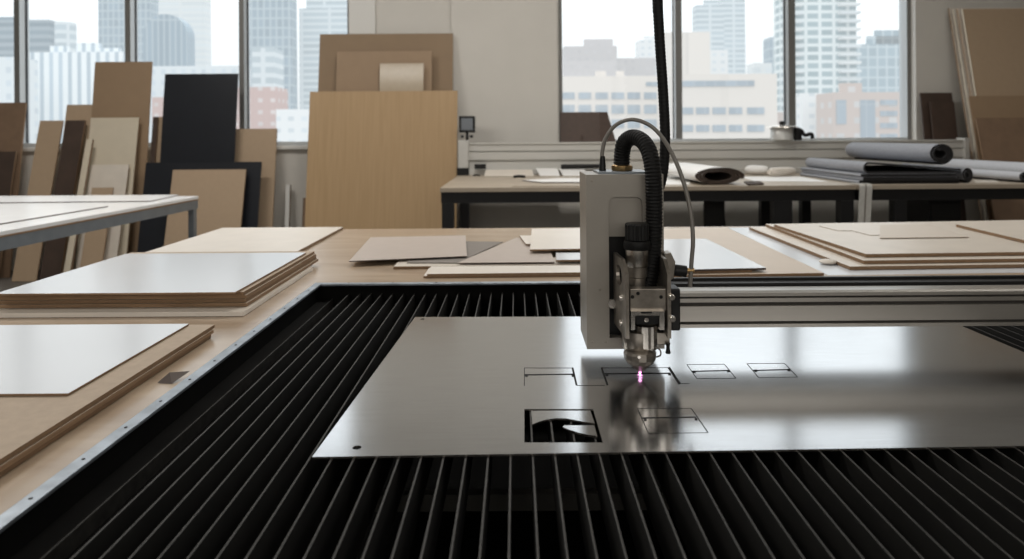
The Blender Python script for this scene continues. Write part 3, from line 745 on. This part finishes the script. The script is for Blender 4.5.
# ---- the sheet being cut
ZP = 1.0032; TP = .003
def pp_(x, y): return P(x, y, ZP)
outer = [pp_(312, 457), pp_(1240, 443), pp_(957.5, 326.5), pp_(930, 315.5), pp_(415, 317)]
outer = [pp_(312, 457), pp_(1238, 442.5), pp_(937, 315.5), pp_(415, 317)]
def CR(x, y): return (500 + x / 3.2, 350 + y / 3.2)
def ell(px, py, r, n=20):
    c = pp_(px, py); return [c + Vector((r * math.cos(2 * math.pi * k / n), r * math.sin(2 * math.pi * k / n), 0)) for k in range(n)]
big = [pp_(*CR(*q)) for q in ((78, 189), (298, 189), (329, 296), (78, 296))]
holes = [big, ell(422.5, 317.9 + 1.2, .0055), ell(357, 447.5, .0065)]
sheet = MB().holed([outer] + holes, (0, 0, -TP), 0, 1)
isl1 = [pp_(*CR(*q)) for q in ((100, 194), (289, 194), (303, 234), (262, 229), (235, 223), (210, 219), (180, 218), (150, 222), (125, 229), (104, 238))]
isl2 = [pp_(*CR(*q)) for q in ((206, 241), (302, 241), (311, 275), (280, 271), (250, 264), (225, 256), (206, 249), (200, 245))]
so = tag(sheet.build('metal_sheet', [M_SHEET, M_STEEL]), 'large brushed steel sheet being cut on the slatted bed', 'metal sheet')
lab(MB().holed([isl1], (0, 0, -TP), 0, 1).build('cut_blank', [M_SHEET, M_STEEL], so), 'upper cut-out blank in the dark opening')
lab(MB().holed([isl2], (0, 0, -TP), 0, 1).build('cut_blank', [M_SHEET, M_STEEL], so), 'tongue shaped blank in the dark opening')
def strip(m, a, b, w=1.0, wy=None):
    """burnt kerf between two crop points, w px wide sideways / deep"""
    A, B = Vector(CR(*a)), Vector(CR(*b)); d = B - A; n = Vector((-d.y, d.x)).normalized() * (w * .5)
    q = [A + n, B + n, B - n, A - n]
    m.add([P(p.x, p.y, ZP + .0003) for p in q], [(0, 1, 2, 3)])
def sq(m, c, w=9, h=7):
    q = [(c[0] - w / 2, c[1] - h / 2), (c[0] + w / 2, c[1] - h / 2), (c[0] + w / 2 + 1, c[1] + h / 2), (c[0] - w / 2 + 1, c[1] + h / 2)]
    m.add([P(*CR(*p), ZP + .0003) for p in q], [(0, 1, 2, 3)])
T, Bd = .32, 1.05
def outline(segs, squares):
    m = MB()
    for s_ in segs: strip(m, *s_)
    for c in squares: sq(m, c)
    return m.build('cut_line', M_BURN, so)
outline([((78, 57), (232, 57), T), ((78, 79), (238, 77), Bd), ((78, 57), (78, 114), .8), ((232, 56), (245, 112), 1.9), ((245, 113), (335, 113), T)], [(84, 82), (233, 82)])
outline([((325, 57), (540, 56), T), ((335, 75), (545, 74), Bd), ((325, 56), (344, 112), 1.8), ((540, 55), (575, 108), 2.4), ((575, 107), (606, 107), T)], [(341, 79), (542, 77)])
outline([((598, 46), (718, 45), T), ((718, 45), (755, 90), .55), ((755, 90), (630, 91), T), ((630, 91), (598, 46), .55), ((615, 68), (736, 65), .9)], [(621, 70), (730, 67)])
outline([((790, 43), (910, 42), T), ((910, 42), (952, 86), .55), ((952, 86), (828, 88), T), ((828, 88), (790, 43), .55), ((810, 65), (928, 62), .9)], [(818, 66), (924, 64)])
outline([((440, 187), (612, 186), T), ((612, 186), (666, 264), .8), ((666, 264), (475, 266), T), ((475, 266), (440, 187), .8), ((455, 217), (628, 214), 1.0)], [(464, 223), (627, 221)])

# ================================================================== BOARDS ON THE CUTTING TABLE
def rectslab(name, label, x0, x1, y0, y1, ztop, t, mt, me, cat='board', group=None, yaw=0.0):
    c = Vector(((x0 + x1) / 2, (y0 + y1) / 2, 0)); R = Matrix.Rotation(yaw, 3, 'Z')
    pts = [R @ (Vector((x, y, ztop)) - c - Vector((0, 0, ztop))) + c + Vector((0, 0, ztop)) for x, y in ((x0, y0), (x1, y0), (x1, y1), (x0, y1))]
    return tag(MB().slab(pts, t, 0, 1).build(name, [mt, me], bevel=.0006), label, cat, group)
G1 = 'boards in the white-topped stack left of the bed'
z = ZB + .0008
a = P(244.5, 311, ZB + .012)
rectslab('base_board', 'pale board at the very bottom of the white-topped stack', -1.285, a.x, a.y - .005, 2.25, z + .011, .011, M_PALE, M_WW, group=G1); z += .0118
b0 = P(252, 296, ZB + .045)
names = ['lowest brown-edged board of the white-topped stack', 'second brown-edged board from the bottom of the white-topped stack', 'third brown-edged board from the bottom of the white-topped stack', 'brown-edged board just under the top sheet of the white-topped stack']
for i, nm in enumerate(names):
    rectslab('stacked_board', nm, -1.285 + .004 * (i % 2), -.664 - .002 * i - .003 * (i % 2), 1.722 + .003 * (i % 3), 2.34 - .004 * i, z + .0085, .0085, M_MDF, [M_PLYEDGE, M_MDFD, M_PLYEDGE, M_MDFD][i], group=G1); z += .0092
t0 = P(2, 292, z + .005); t1 = P(245, 292, z + .005); t2 = P(298.6, 252.5, z + .005)
rectslab('white_sheet', 'white melamine sheet on top of the left stack', t0.x - .005, (t1.x + t2.x) / 2, t1.y, t2.y, z + .005, .005, M_WHITE, M_PLYEDGE, group=G1)
# rear sheet
a = P(337, 230.2, ZB + .012); b0 = P(296, 252, ZB + .012)
rectslab('pale_board', 'pale board at the back left corner of the cutting table', P(217, 229.5, ZB + .012).x, (a.x + b0.x) / 2, 2.42, TY1 - .01, ZB + .012, .011, M_PALE, M_MDFD)
# front stack
G2 = 'boards in the front left stack'
z = ZB + .0008
xr = -.655
rectslab('mdf_board', 'bottom board of the tan stack at the lower left', -1.29, xr - .001, .62, 1.50, z + .0075, .0075, M_MDF, M_MDFD, group=G2); z += .0082
rectslab('mdf_board', 'middle board of the tan stack at the lower left', -1.29, xr + .002, .62, 1.505, z + .0075, .0075, M_MDF, M_PLYEDGE, group=G2); z += .0082
rectslab('mdf_board', 'top tan board of the lower left stack, under a white sheet', -1.29, xr, .62, 1.515, z + .0075, .0075, M_MDF, M_MDFD, group=G2); z += .0082
a = P(190.6, 323, z + .004); b0 = P(67.4, 393.4, z + .004)
rectslab('white_sheet', 'white sheet lying on the tan stack at the lower left', -1.28, (a.x + b0.x) / 2, b0.y, a.y - .005, z + .004, .004, M_WHITE, M_MDFD, group=G2)
# chip
c = P(173, 381, ZB)
m = MB().add([(c.x - .022, c.y - .012, ZB + .001), (c.x + .006, c.y - .016, ZB + .001), (c.x + .020, c.y + .022, ZB + .010), (c.x - .008, c.y + .004, ZB + .014)], [(0, 1, 3), (1, 2, 3), (2, 0, 3), (0, 2, 1)])
tag(m.build('wood_chip', M_DKBROWN), 'small brown wood chip beside the bed rim', 'wood chip')

# pieces behind the bed
Z0 = ZB + .0008
flat('plywood_strip', 'long pale plywood board under the grey cards behind the bed', [(393.5, 266.5), (640, 264), (640, 256.5), (401, 259)], Z0 + .008, .008, M_PALE, M_MDFD, 'board')
flat('white_strip', 'lower cream strip nearest the back rim of the bed', [(423.5, 276), (660, 273.5), (660, 267), (429, 268)], Z0 + .006, .006, M_WW, M_MDFD, 'board')
flat('white_strip', 'upper cream strip on top of the one nearest the back rim', [(427, 274), (660, 271.5), (660, 264.6), (431, 266.3)], Z0 + .012, .0055, M_WW, M_MDFD, 'board')
flat('grey_card', 'dark grey card partly under the lighter grey card', [(407, 262.5), (457, 262.8), (503, 241.8), (430, 240.5)], Z0 + .0112, .0025, M_DGREY, M_DGREY, 'card')
flat('grey_card', 'grey beige card with a slanted left edge, in the middle behind the bed', [(457, 262.9), (554.6, 262), (546, 237.5), (516, 237.8)], Z0 + .0148, .003, M_GREY, M_DKBROWN, 'card')
flat('grey_card', 'large grey beige card leftmost behind the bed', [(349, 261), (467, 256), (465.6, 235.3), (370.6, 237.3)], Z0 + .0185, .003, M_GREY, M_DKBROWN, 'card')
flat('white_board', 'cream board whose corner shows left under the white one', [(526, 244), (640, 242.5), (640, 233.5), (519.5, 235.5)], Z0 + .023, .006, M_WW, M_MDFD, 'board')
flat('white_board', 'white board left of the cutting head at the table back', [(530, 249.5), (650, 247.5), (646, 227.3), (531.8, 228.6)], Z0 + .0295, .006, M_WW, M_MDFD, 'board')
flat('white_board', 'small white board end between grey card and cutting head', [(556, 260), (640, 258.8), (640, 252), (556, 252.8)], Z0 + .022, .006, M_WHITE, M_MDFD, 'board')
# right of the head
flat('kraft_board', 'tan board below the white sheet right of the cutting head', [(655, 275.6), (824, 272.9), (727, 227.6), (655, 228.5)], Z0 + .008, .008, mat('pale kraft board', (.56, .465, .37), .42, noise=.03, nscale=8), M_MDFD, 'board')
flat('thin_board', 'thin brown board just under the white sheet right of the head', [(655, 272), (752, 270.3), (700, 240), (655, 240.6)], Z0 + .0145, .006, M_MDF, M_MDFD, 'board')
flat('white_sheet', 'white sheet behind the gantry right of the cutting head', [(655, 270.2), (766, 267.8), (706, 238.6), (655, 239.4)], Z0 + .0215, .0062, M_WHITE, M_DKBROWN, 'sheet')
flat('pale_sheet', 'bluish white sheet lying flat between the kraft board and the right stack', [(828, 275), (1060, 272), (990, 226), (728, 227.8)], ZB + .0007, .0005, M_WHITE, M_WHITE, 'sheet')
G3 = 'boards in the stack at the back right of the cutting table'
flat('stacked_board', 'bottom board of the right stack, sticking out to the left', [(850, 266.5), (1180, 262), (1080, 222.5), (749, 227)], Z0 + .012, .011, M_PALE, M_MDFD, 'board', G3)
flat('stacked_board', 'middle board of the right stack', [(863.6, 260.5), (1180, 256.5), (1080, 219.5), (765.5, 224)], Z0 + .024, .011, M_PALE, M_MDFD, 'board', G3)
flat('stacked_board', 'broad top board of the right stack with thin sheets on it', [(866, 254), (1180, 250), (1080, 219), (774, 224.3)], Z0 + .036, .011, M_PALE, M_MDFD, 'board', G3)
flat('thin_sheet', 'thin pale sheet with a notched corner on the right stack', [(819, 226), (838, 230.6), (852, 230.6), (870, 235.2), (908, 234.4), (884, 225.2)], Z0 + .038, .0015, M_PALE, M_PLYEDGE, 'sheet')
flat('thin_sheet', 'thin beige sheet beside the notched one on the right stack', [(880, 238), (969, 237), (930, 224.2), (880, 225)], Z0 + .040, .0015, mat('beige sheet', (.62, .555, .48), .5), M_PLYEDGE, 'sheet')
flat('thick_board', 'pale board on the right stack, cut by the right edge', [(1030, 241.5), (1190, 239), (1080, 221), (956, 224.2)], Z0 + .048, .011, M_PALE, M_MDFD, 'board', G3)
c = P(826, 257.5, Z0 + .02)
tag(MB().lathe((c.x, c.y - .012, Z0), [(.012, 0), (.026, .004), (.029, .010), (.02, .015), (.006, .017)], 14).build('putty_lump', M_PALE, sub=1), 'small cream lump beside the left edge of the right stack', 'lump')

# ================================================================== GANTRY
YGf = 1.392
def gz(y): return qz(680, y, YGf)
gx0, gx1 = qx(679, 300, YGf), BX1 - .02
rt = root('gantry_beam', (gx1, YGf + .05, ZR), 'aluminium gantry beam reaching from the cutting head to the right', 'gantry')
prof = [(0, 328), (0, 324.6), (.010, 324.3), (.010, 322), (0, 321.7), (0, 306.6), (.012, 306.2), (.012, 303.6), (.004, 303.2), (.004, 299.2), (.016, 298.8), (.016, 297.2), (.0, 296.8), (.0, 293.5), (.012, 291), (.04, 288.6), (.075, 287.2), (.09, 287.2), (.09, 328)]
beam = MB().prism([(gx0, YGf + a, qz(680, b, YGf + (a if b < 297 else 0))) for a, b in prof], (gx1 - gx0, 0, 0)).build('beam', M_ALU, rt)
for (ya, yb) in ((324.3, 321.8), (306.2, 303.7), (298.8, 297.3)):
    d = .0095 if ya > 320 else (.0115 if ya > 300 else .0155)
    MB().box((gx0 + .001, YGf + d - .004, gz(ya) + .0003), (gx1 - .001, YGf + d + .0004, gz(yb) - .0003)).build('slot', M_ALUD, beam)
MB().box((gx0, YGf + .0905, qz(680, 300, YGf + .09)), (gx1, YGf + .115, qz(680, 283.6, YGf + .0905))).build('cable_tray', M_BLACKP, rt)
MB().box((gx0, YGf + .1155, qz(680, 300, YGf + .09)), (gx1, YGf + .119, qz(680, 282.6, YGf + .1155))).build('tray_edge', M_ALU, rt)
MB().box((gx0, YGf + .1195, qz(680, 300, YGf + .09)), (gx1, YGf + .13, qz(680, 278.2, YGf + .1195))).build('drive_belt', M_BLACKP, rt)
MB().box((gx1 + .0005, YGf - .02, ZR + .001), (gx1 + .018, YGf + .12, gz(280))).build('end_plate', M_ALU, rt, bevel=.003)
MB().box((qx(672.5, 300, 1.33), 1.345, qz(676, 331, 1.345)), (qx(680.5, 300, 1.345), YGf - .002, qz(676, 289, 1.345))).build('carriage_block', M_BLACKP, rt, bevel=.003)

# ================================================================== CUTTING HEAD
YH = 1.36
hx0, hx1 = qx(586.5, 260, YH), qx(664, 260, YH)
hz0, hz1 = qz(626, 349, YH), qz(626, 174.5, YH)
rt = root('laser_cutting_head', ((hx0 + hx1) / 2, YH + .06, hz0), 'grey laser cutting head with nozzle hanging over the steel sheet', 'cutting head')
# housing: front plate with an arched slot, body behind
sl0, sl1 = qx(609, 260, YH), qx(643, 260, YH); sz0 = qz(626, 338, YH); sz1 = qz(626, 197, YH); ra = .014
arch = [(sl0, YH, sz0), (sl1, YH, sz0)] + [(sl1 - ra + ra * math.cos(t), YH, sz1 - ra + ra * math.sin(t)) for t in [math.pi / 2 * k / 6 for k in range(7)]] + [(sl0 + ra - ra * math.sin(t), YH, sz1 - ra + ra * math.cos(t)) for t in [math.pi / 2 * k / 6 for k in range(7)]]
m = MB().holed([[(hx0, YH, hz0), (hx1, YH, hz0), (hx1, YH, hz1), (hx0, YH, hz1)], arch], (0, .03, 0))
m.box((hx0, YH + .03, hz0), (hx1, YH + .136, hz1))
body = m.build('housing', M_HEAD, rt)
m = MB()
zs = qz(626, 237, YH)
pn = [(x, YH + .007, max(z_, zs)) for x, _, z_ in arch if z_ > zs - .001 or True]
lab(MB().prism([(sl0 + .0005, YH + .007, zs), (sl1 - .0005, YH + .007, zs)] + [(x + (.0005 if x < (sl0 + sl1) / 2 else -.0005), YH + .007, z_ - .0005) for x, _, z_ in arch[2:]], (0, .0225, 0)).build('recessed_panel', M_HEAD, rt), 'recessed arched panel')
MB().box((sl0 + .0005, YH + .022, sz0 + .0005), (sl1 - .0005, YH + .0295, zs - .0005)).build('slot_back', M_BLACKP, rt)
m = MB().box((qx(598, 175, YH + .03), YH + .02, hz1 + .0003), (qx(648, 175, YH + .03), YH + .12, hz1 + .004))
m.build('top_plate', M_STEELG, rt)
for (a, b_) in ((592, 181), (592, 342), (658, 181), (606, 342), (600, 290)):
    p = Q(a, b_, YH); MB().lathe((p.x, YH, p.z), [(.0022, -.0012), (.0026, 0)], 10, axis='y').build('screw', M_DARKST, body)
# knurled adjuster and cylinder
YC = 1.315; cx = qx(637, 245, YC)
def cz(y): return qz(637, y, YC)
MB().lathe((cx, YC, 0), [(.0215, cz(240)), (.0225, cz(239)), (.0225, cz(224.5)), (.020, cz(223))], 44, knurl=.06, smooth=False).build('adjuster_knob', M_BLACKP, rt)
MB().lathe((cx, YC, 0), [(.024, cz(249)), (.0252, cz(247.5)), (.0252, cz(242)), (.0235, cz(240.3))], 36).build('collar', M_RUBBER, rt)
MB().lathe((cx, YC, 0), [(.0205, cz(266)), (.0215, cz(265)), (.0215, cz(249.3))], 36).build('cylinder', M_STEEL, rt)
MB().lathe((cx, YC, 0), [(.016, cz(289)), (.016, cz(277)), (.019, cz(276)), (.019, cz(266.3))], 36).build('lower_collar', M_DARKST, rt)
# side plates
def sideplate(x0, x1, ya, hole=True, name='side_plate', skew=.0):
    zt, zb = qz(622, 257.5, 1.30), qz(622, 331, 1.30)
    sk = lambda y: -skew * (y - ya) / (YH - ya)
    out = [(ya, zb), (YH - .0005, zb), (YH - .0005, zt), (ya + .035, zt), (ya, zt - .022)]
    loops = [[(x0 + sk(y), y, z) for y, z in out]]
    if hole:
        hc = (YH - .052, zt - .034)
        loops.append([(x0 + sk(hc[0] + .026 * math.cos(t)), hc[0] + .026 * math.cos(t), hc[1] + .019 * math.sin(t)) for t in [2 * math.pi * k / 20 for k in range(20)]])
    return MB().holed(loops, (x1 - x0, 0, 0)).build(name, M_DARKST, rt)
pl0 = qx(625.5, 300, 1.25); pr0 = qx(667.5, 300, 1.25)
sideplate(pl0, pl0 + .0065, 1.25, skew=.006); sideplate(pr0, pr0 + .0065, 1.25, False)
# centre block with bolts
def fr(x0, x1, y0, y1, Y, d, name, m_, bev=.0015):
    a = Q(x0, y0, Y); b_ = Q(x1, y1, Y)
    return MB().box((a.x, Y, b_.z), (b_.x, Y + d, a.z)).build(name, m_, rt, bevel=bev)
clamp = fr(630, 666.5, 289, 311, 1.258, .022, 'clamp_block', M_DARKST)
for (a, b_) in ((632.5, 297), (661, 297), (638, 293.5)):
    p = Q(a, b_, 1.258); MB().lathe((p.x, 1.258, p.z), [(.0028, -.0015), (.0034, .0)], 12, axis='y').build('bolt', M_BLACKP, clamp)
# u-shaped fork
A = lambda x, y, Y=1.248: Q(x, y, Y)
fork = [A(631, 330), A(635, 330), A(635, 315.5), A(659.5, 315.5), A(659.5, 330), A(664.5, 330), A(664.5, 311.5), A(631, 311.5)]
MB().prism(fork, (0, .03, 0)).build('fork', M_STEEL, rt)
fr(635.5, 659, 316, 324.5, 1.256, .05, 'black_block', M_BLACKP)
p = Q(646.5, 319.8, 1.256); MB().lathe((p.x, 1.256, p.z), [(.003, -.003), (.0042, -.002), (.0042, 0)], 12, axis='y').build('bolt', M_STEEL, rt)
fr(641, 652, 311.7, 313.5, 1.2465, .0012, 'slot_mark', M_BLACKP, 0)
# nozzle
YN = 1.293; nx = qx(640, 360, YN); nx2 = qx(646, 335, YN)
def nz(y): return qz(640, y, YN)
MB().lathe((nx2, YN, 0), [(.0195, nz(348.5)), (.0215, nz(346)), (.0215, nz(324.7))], 24, smooth=False, knurl=.05).build('nozzle_barrel', M_STEEL, rt)
MB().lathe((nx, YN + .012, 0), [(.026, nz(352)), (.0315, nz(348)), (.0315, nz(331))], 24).build('nozzle_holder', M_DARKST, rt)
MB().lathe((nx, YN, 0), [(.0045, nz(371)), (.0062, nz(370.3)), (.0125, nz(367.5)), (.0245, nz(362)), (.0295, nz(357.5)), (.0305, nz(352.5)), (.028, nz(350)), (.02, nz(348.8))], 14, smooth=False).build('nozzle_cone', M_DARKST, rt)
p = Q(639, 357, YN - .03); MB().lathe((p.x, YN - .0275, p.z), [(.003, -.004), (.0035, 0)], 10, axis='y').build('screw', M_STEEL, rt)
MB().tube(smoothpath([Q(655, 347, 1.28), Q(660, 350, 1.275), Q(660.5, 355, 1.275), Q(656.5, 357, 1.28)], 8), .0015, 8).build('sensor_wire', M_HOSE, rt)
a = Q(668, 343, 1.28); b_ = Q(668, 353.5, 1.28)
MB().lathe((a.x, 1.28, 0), [(.004, b_.z), (.005, b_.z + .002), (.0035, b_.z + .008), (.0035, a.z - .005), (.0045, a.z)], 12).build('thumb_screw', M_BLACKP, rt)
fr(655, 670, 333, 345, 1.285, .05, 'right_bracket', M_DARKST)
fr(625, 633, 331, 347, 1.29, .06, 'left_bracket', M_BLACKP)
for (a, b_, Y, r) in ((612.5, 303.5, 1.34, .0085), ):
    p = Q(a, b_, Y); MB().lathe((p.x, Y, p.z), [(r, -.004), (r, 0), (r * .7, .006), (r * .5, .02)], 16, axis='y').build('side_knob', M_STEEL, rt)
for (a, b_) in ((623, 297), (622, 322)):
    p = Q(a, b_, 1.29); MB().lathe((pl0, 1.285, p.z), [(.0055, -.006), (.0062, -.004), (.0062, 0)], 12, axis='x').build('bolt', M_STEEL, rt)
for (a, b_) in ((671.5, 297), (672, 318.5)):
    p = Q(a, b_, 1.25); MB().lathe((p.x, 1.2495, p.z), [(.004, -.007), (.0058, -.005), (.0058, 0)], 12, axis='y').build('bolt', M_STEEL, rt)
# right hand fittings where the thin hose ends
p = Q(672, 268, 1.32); MB().prism([Q(664.5, 254, 1.33), Q(671, 252.5, 1.33), Q(675.5, 262, 1.33), Q(674, 278, 1.33), Q(666, 284, 1.33)], (0, .03, 0)).build('hose_bracket', M_DARKST, rt, bevel=.001)
a = Q(674, 270, 1.345); MB().tube([a, Q(686, 271.5, 1.345)], .0112, 14).build('elbow_fitting', M_BLACKP, rt)
a = Q(684.5, 270.5, 1.345); MB().tube([a, Q(694, 270, 1.345)], .0045, 10).build('brass_fitting', M_BRASS, rt)
# thin grey hose over the top
h0 = Q(602.5, 172, YH + .07)
pth = smoothpath([h0, Q(602, 155, YH + .07), Q(605.5, 139, YH + .068), Q(616, 125, YH + .06), Q(632, 119.5, YH + .05), Q(650, 125.5, YH + .04), Q(664, 140, YH + .03), Q(676, 162, YH + .01), Q(685, 187, YH), Q(691, 215, YH - .01), Q(693, 240, YH - .015), Q(691.5, 262, YH - .015), Q(690, 287, YH - .015)], 8)
MB().tube(pth, .0042, 10).build('thin_hose', M_HOSE, rt)
MB().tube([h0, Q(602.5, 166, YH + .07), Q(602.5, 156, YH + .07)], lambda i: (.0075, .0068, .005)[i], 12).build('hose_gland', M_BLACKP, rt)
# ribbed cable conduit: from brass collar, over and down in front of the housing
c0 = Q(622, 170, YH + .065)
MB().lathe((c0.x, c0.y, hz1 + .0045), [(.020, 0), (.0215, .002), (.0215, .010), (.018, .012)], 20).build('brass_collar', M_BRASS, rt)
pth = smoothpath([Vector((c0.x, c0.y, hz1 + .012)), Q(622, 155, YH + .065), Q(624.5, 143, YH + .058), Q(632, 137.5, YH + .04), Q(641, 140, YH + .015), Q(648.5, 150, YH - .008), Q(652.5, 168, YH - .022), Q(654, 195, YH - .026), Q(654, 225, YH - .028), Q(652.5, 255, YH - .032), Q(649.5, 278, YH - .038), Q(646, 291, YH - .042)], 14)
pth = resample(pth, .0016)
pat = (.0156, .0170, .0170, .0156)
MB().tube(pth, lambda i: pat[i % 4], 16, 0, .95).build('ribbed_conduit', M_RUBBER, rt)
# pink glow of the beam: a slim incandescent cone between nozzle and sheet
tip = P(639, 374.5, ZP)
spark = MB().lathe((nx, YN, 0), [(.0014, ZP + .0006), (.0013, ZP + .004), (.0032, nz(371) - .0003)], 12)
for k in range(9):      # sparks flying off the cut
    t = 2 * math.pi * k / 9 + .3; q = .004 + .003 * ((k * 7) % 5) / 4
    spark.tube([(nx + .001 * math.cos(t), YN + .001 * math.sin(t), ZP + .0018), (nx + q * math.cos(t), YN + q * math.sin(t), ZP + .002 + .0035 * ((k * 3) % 4) / 3)], lambda i: (.0006, .0001)[i], 5)
so2 = spark.build('laser_beam', emit_mat('pink beam', (1.0, .40, .82), 3.2), None)
tag(so2, 'short pink glowing laser beam between nozzle and steel sheet', 'laser beam')

# hose from the ceiling
pts = [(657.5, -20), (657.5, 0), (660, 45), (663, 90), (665, 130), (664.8, 150), (663, 172), (659, 188)]
YHo = YH + .165
hp = [Vector((qx(657, -20, YHo) - .01, YHo, ZC - .02)), Vector((qx(657, -20, YHo) - .006, YHo, 2.6))] + [Q(a, b_, YHo) for a, b_ in pts] + [Q(652, 200, YHo), Q(643, 215, YHo)]
hp = resample(smoothpath(hp, 14), .0027)
pat2 = (.0105, .0115, .0115)
tag(MB().tube(hp, lambda i: pat2[i % 3], 14).build('corrugated_hose', M_RUBBER), 'black corrugated hose hanging down behind the cutting head', 'hose')
# ================================================================== LIGHT
w_ = bpy.data.worlds.new('overcast'); sc.world = w_; w_.use_nodes = True
nt = w_.node_tree; bg = nt.nodes['Background']
tc = nt.nodes.new('ShaderNodeTexCoord'); sp = nt.nodes.new('ShaderNodeSeparateXYZ'); L(nt, tc, 'Generated', sp, 'Vector')
mr = nt.nodes.new('ShaderNodeMapRange'); mr.inputs['From Min'].default_value = 0; mr.inputs['From Max'].default_value = 1
mr.inputs['To Min'].default_value = .92; mr.inputs['To Max'].default_value = 3.4
L(nt, sp, 'Z', mr, 'Value'); L(nt, mr, 'Result', bg, 'Strength')
bg.inputs['Color'].default_value = (.95, .98, 1.0, 1)
def area(name, loc, size, power, col, rot=(0, 0, 0)):
    l = bpy.data.lights.new(name, 'AREA'); l.shape = 'RECTANGLE'; l.size, l.size_y = size; l.energy = power; l.color = col
    o = bpy.data.objects.new(name, l); COL.objects.link(o); o.location = loc; o.rotation_euler = rot; return o
for x, y, p in ((-2.4, .2, 34), (3.2, .8, 14), (-3.5, 4.4, 92), (0, 4.4, 95), (3.5, 4.4, 28)):
    area('ceiling_lamp', (x, y, ZC - .08), (1.6, .5), p, (1.0, .965, .91))
area('rear_fill', (.4, -2.7, 2.6), (5, 1.6), 52, (1.0, .96, .90), (math.radians(90), 0, 0))  # added unseen fill behind the camera, brightens faces turned towards it
for i, (x0, x1) in enumerate(((wl0, wl1), (wr0, wr1))):     # portals guide sky light through the windows
    o = area('window_portal', ((x0 + x1) / 2, YG + .12, (SILL + HEAD) / 2), (x1 - x0, HEAD - SILL), 1, (1, 1, 1), (math.radians(-90), 0, 0))
    o.data.cycles.is_portal = True
# ================================================================== CAMERA
cam = bpy.data.cameras.new('camera'); co = bpy.data.objects.new('camera', cam); COL.objects.link(co)
cam.sensor_width = 36; cam.lens = F / 1024 * 36
cam.shift_x = -(CX - 512) / 1024; cam.shift_y = -(279.5 - CY) / 1024
R = Matrix(((CA, SA, 0), (0, 0, -1), (-SA, CA, 0)))      # columns: right, up, back
co.matrix_world = Matrix.Translation((0, 0, H)) @ R.to_4x4()
cam.clip_start = .05; cam.clip_end = 1500
cam.dof.use_dof = True; cam.dof.focus_distance = 1.38; cam.dof.aperture_fstop = 4.5
sc.camera = co
sc.cycles.use_denoising = True
sc.cycles.max_bounces = 8
sc.cycles.sample_clamp_indirect = 6
sc.view_settings.view_transform = 'Standard'
sc.view_settings.look = 'None'
sc.view_settings.exposure = 0.0
